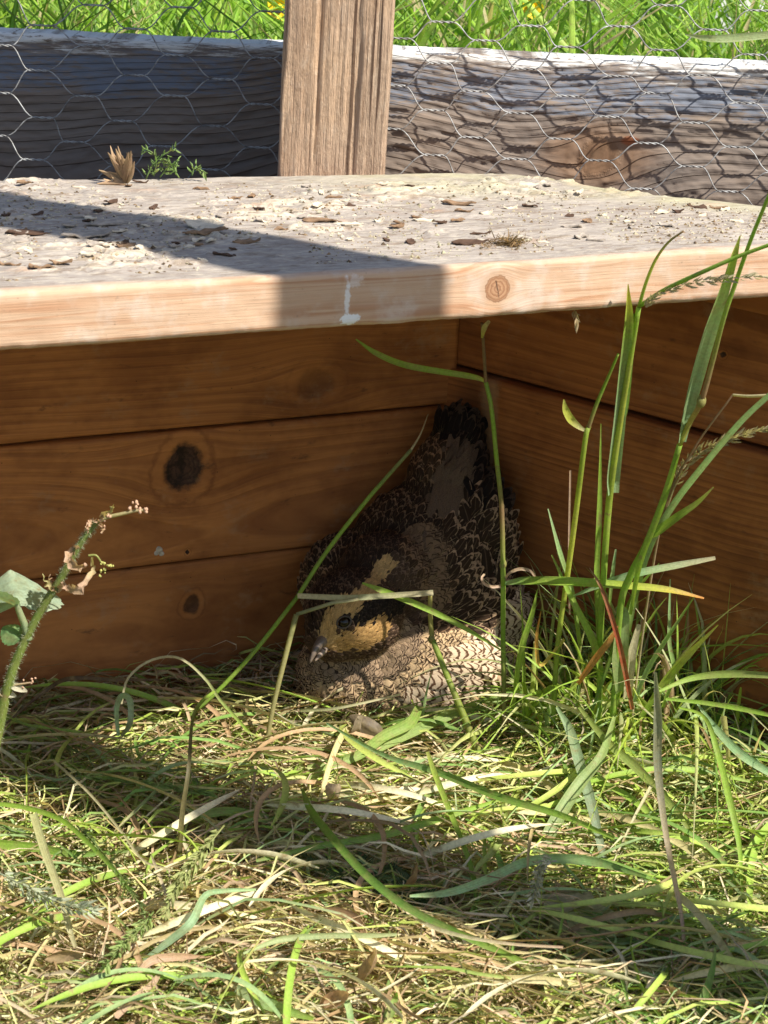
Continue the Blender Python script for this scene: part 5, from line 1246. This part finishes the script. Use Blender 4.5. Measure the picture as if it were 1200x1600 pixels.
for k in range(3600):
    x, y = gt.uniform(-20, 1220), 0; y = gt.uniform(285+max(0, (x-820)*.12), np.interp(x, [0, 1200], [440, 375]))
    if vnoise(np.array([x/90., y/30., 0]), 3) < -.1: continue
    p = on_roof(x, y); r = gt.uniform(.0003, .0011)*gt.uniform(.6, 1.2)
    v = np.array([[1, 0, 0], [0, 1, 0], [-1, 0, 0], [0, -1, 0], [0, 0, .7]])*r*gt.uniform(.5, 1.3, (5, 1)); a = gt.uniform(0, 6.3); ca_, sa_ = math.cos(a), math.sin(a)
    v = np.stack([v[:, 0]*ca_-v[:, 1]*sa_, v[:, 0]*sa_+v[:, 1]*ca_, v[:, 2]], 1)+p
    b_ = 5*len(VV); VV.append(v); QQ += [[b_, b_+1, b_+4], [b_+1, b_+2, b_+4], [b_+2, b_+3, b_+4], [b_+3, b_, b_+4]]
    c_ = np.array([[.70, .62, .48], [.62, .52, .38], [.30, .19, .11], [.12, .07, .04], [.5, .44, .38]][gt.integers(0, 5)]); CC.append(np.tile(c_, (5, 1)))
mm_ = np_mesh('bark_dust', np.vstack(VV), None, np.array(QQ), smooth=False); attr_c(mm_, 'Col', np.vstack(CC))
tag(link('bark_dust', mm_, None, M_SEED), 'fine pale and brown bark dust strewn over the weathered board', 'bark dust', kind='stuff')
def fuzz(name, label, cat, x, y, n, L, R_, col, seed, flat=.35, sx=1.):
    g = np.random.default_rng(seed); p = on_roof(x, y); K = 6; tt = np.linspace(0, 1, K); RP, RW, RS, RC = [], [], [], []
    for i in range(n):
        c = p+np.array([g.normal(0, R_*sx), g.normal(0, R_*.5), abs(g.normal(0, R_*flat))+.0005]); d = g.normal(0, 1, 3); d[2] *= .5; d /= np.linalg.norm(d); b = g.normal(0, .4, 3)
        RP.append(c[None]+d[None]*(tt*L)[:, None]+b[None]*(tt**2*L)[:, None]); RW.append(np.full(K, L*.10)*np.array([1, 1, 1, .9, .6, .1])); RS.append(np.tile(g.normal(0, 1, 3), (K, 1))); RC.append(np.tile(np.array(col)*g.uniform(.5, 1.4), (K, 1)))
    P = np.array(RP); P[..., 2] = np.maximum(P[..., 2], p[2]+.0003)
    o = ribbons(name, P, np.array(RW), np.array(RS), np.array(RC), M_SEED, None, .3); tag(o, label, cat); return o
fuzz('fibre_clump', 'small fuzzy brown clump near the front edge of the board', 'clump', 796, 384, 160, .0035, .0030, (.28, .17, .08), 1, .45)
fuzz('fibre_clump', 'tiny pinkish crumb just left of the fuzzy brown clump', 'clump', 762, 388, 40, .0020, .0014, (.5, .32, .22), 2)
# papery fan and sprig at the rear left
fe = empty('dried_bract', tuple(on_roof(192, 286))); tag(fe, 'curled papery brown bract fan standing at the rear left of the board', 'dried bract')
b = on_roof(196, 290)
gq = np.random.default_rng(8)
for k in range(26):
    a = math.radians(gq.choice([gq.uniform(60, 125), gq.uniform(150, 200)])); L = gq.uniform(.007, .0165) if a < 2.3 else gq.uniform(.006, .013); tt = np.linspace(0, 1, 8); dy = gq.normal(0, .003)
    P = b[None]+np.stack([np.cos(a)*tt*L, dy*tt, np.sin(a)*tt*L+.001+tt**2*.001*gq.normal()], -1)
    col = np.array([.62, .40, .25])*gq.uniform(.55, 1.2)
    ribbons('bract', P[None], (.0026*np.array([.5, .8, 1, 1, .9, .7, .4, .1]))[None], np.tile([math.sin(a), gq.normal(0, .8), -math.cos(a)], (8, 1))[None], colgrad([col*.5, col], 8)[None], M_SEED, fe, .5)
se = empty('seed_sprig', tuple(on_roof(235, 278))); tag(se, 'fine green sprig with tiny seeds at the rear left of the board', 'sprig')
YS = float(on_roof(235, 280)[1])+.004
for pts in ([(228, 280), (236, 262), (248, 248), (262, 238), (275, 232)], [(240, 275), (244, 255), (240, 240), (225, 232)], [(250, 277), (262, 262), (280, 250)], [(300, 274), (305, 262), (322, 270)], [(280, 278), (270, 262), (262, 250)]):
    q = [(x, y, YS) for x, y in pts]; stem(se, q, (2.4, 1.6), (.20, .33, .10), 12); seedhead(se, q, 26, .0026, (.24, .38, .12), .6, len(pts)+pts[0][0], branch=.004)
# cobweb-like grass wisps hanging under the board edge
e = plant('tiny dry grass spikelet hanging under the board edge right of the bird', cat='seed head', name='spikelet', base=(900, 490, .79))
seedhead(e, [(895, 483, .795), (900, 494, .794), (905, 508, .793)], 12, .0030, (.55, .42, .25), .4, 9, branch=.001)
# droppings on the wall
M_DROP = plain('dried_dropping', (.55, .47, .38), .8, .2, 500, .5, .5)
u_, z_ = ub(246, 860); pw = C0-DB*LB+DB*u_+UPV*z_
for k, (dx, dz, r) in enumerate(((0, .0008, .0020), (.0012, -.0012, .0016), (-.0012, -.0008, .0014))):
    o = ball('dried_dropping', pw+DB*dx+UPV*dz+NB*.0012, r, M_DROP, None, 12, (1, .35, .8)); tag(o, 'small pale dried dropping stuck to the back wall below the large knot', 'dropping', 'dried droppings on the back wall')

# ------------------------------------------------------------------ flowers and far things in the meadow
M_PET = plain('yellow_petal', (.85, .60, .02), .5, .3, 80, .2, .1)
def flower(x, y, Y, r, label):
    c = at(x, y, Y); e = empty('buttercup', (c[0], c[1], 0)); tag(e, label, 'flower')
    tubes('stem', [np.stack([np.array([c[0], c[1], 0])*(1-s)+c*s for s in np.linspace(0, 1, 5)])], [.0012], M_MEADOW, e, cols=[(.15, .3, .05)])
    for k in range(5):
        a = k*2*PI/5; d = np.array([math.cos(a), -.35, math.sin(a)*.8]); s = np.array([-math.sin(a), 0, math.cos(a)])
        leaf_obj('petal', e, c, d, s, r, r*1.1, (.85, .62, .03), k, .3, mat=M_PET, K=7, J=5)
    ball('flower_centre', c+np.array([0, -.003, 0]), r*.3, M_PET, e, 10)
flower(829, 10, 1.45, .009, 'yellow buttercup in the meadow above the right part of the plank')
flower(437, 12, 1.40, .009, 'yellow buttercup half hidden behind the post on its left side')
# pale blade caught in the wire at the right
wb = blade(None, [(1070, 54, 1.064), (1110, 60, 1.060), (1150, 59, 1.060), (1215, 53, 1.060)], (2, 11, 13, 11), [(.42, .5, .25), (.42, .5, .25)], name='grass_stalk'); tag(wb, 'pale grass blade resting on the chicken wire at the right edge', 'grass blade')
# pale stones beyond the grass at the upper right
M_ST = plain('pale_stone', (.60, .59, .57), .9, .1, 30, .35, .6)
for k, (x, y, Y, r) in enumerate(((1150, 12, 2.0, .05), (1205, 20, 2.1, .06), (1130, -20, 2.5, .08))):
    g9 = np.random.default_rng(k); c = at(x, y, Y); th = np.linspace(.01, PI-.01, 14); ph = np.arange(22)*2*PI/22
    D = np.stack([np.outer(np.sin(th), np.cos(ph)), np.outer(np.sin(th), np.sin(ph)), np.outer(np.cos(th), np.ones(22))], -1)
    D = D*(1+.3*fbm(D*2+k*5, 3, k))[..., None]*np.array([1.2, .8, 1.0])*r*1.0; hh = c[2]*.55
    D[..., 2] *= (hh+r)/r*.75; V = (D+np.array([c[0], c[1], hh])).reshape(-1, 3); i = np.arange(14*22).reshape(14, 22)
    Q = np.stack([i[:-1], i[1:], np.roll(i[1:], -1, 1), np.roll(i[:-1], -1, 1)], -1).reshape(-1, 4)
    o = link('pale_rock', np_mesh('pale_rock', V, Q), None, M_ST); tag(o, ('pale rock glimpsed through grass at the upper right corner', 'pale rock at the very right edge behind the grass', 'pale rock above the other two behind the grass')[k], 'rock')
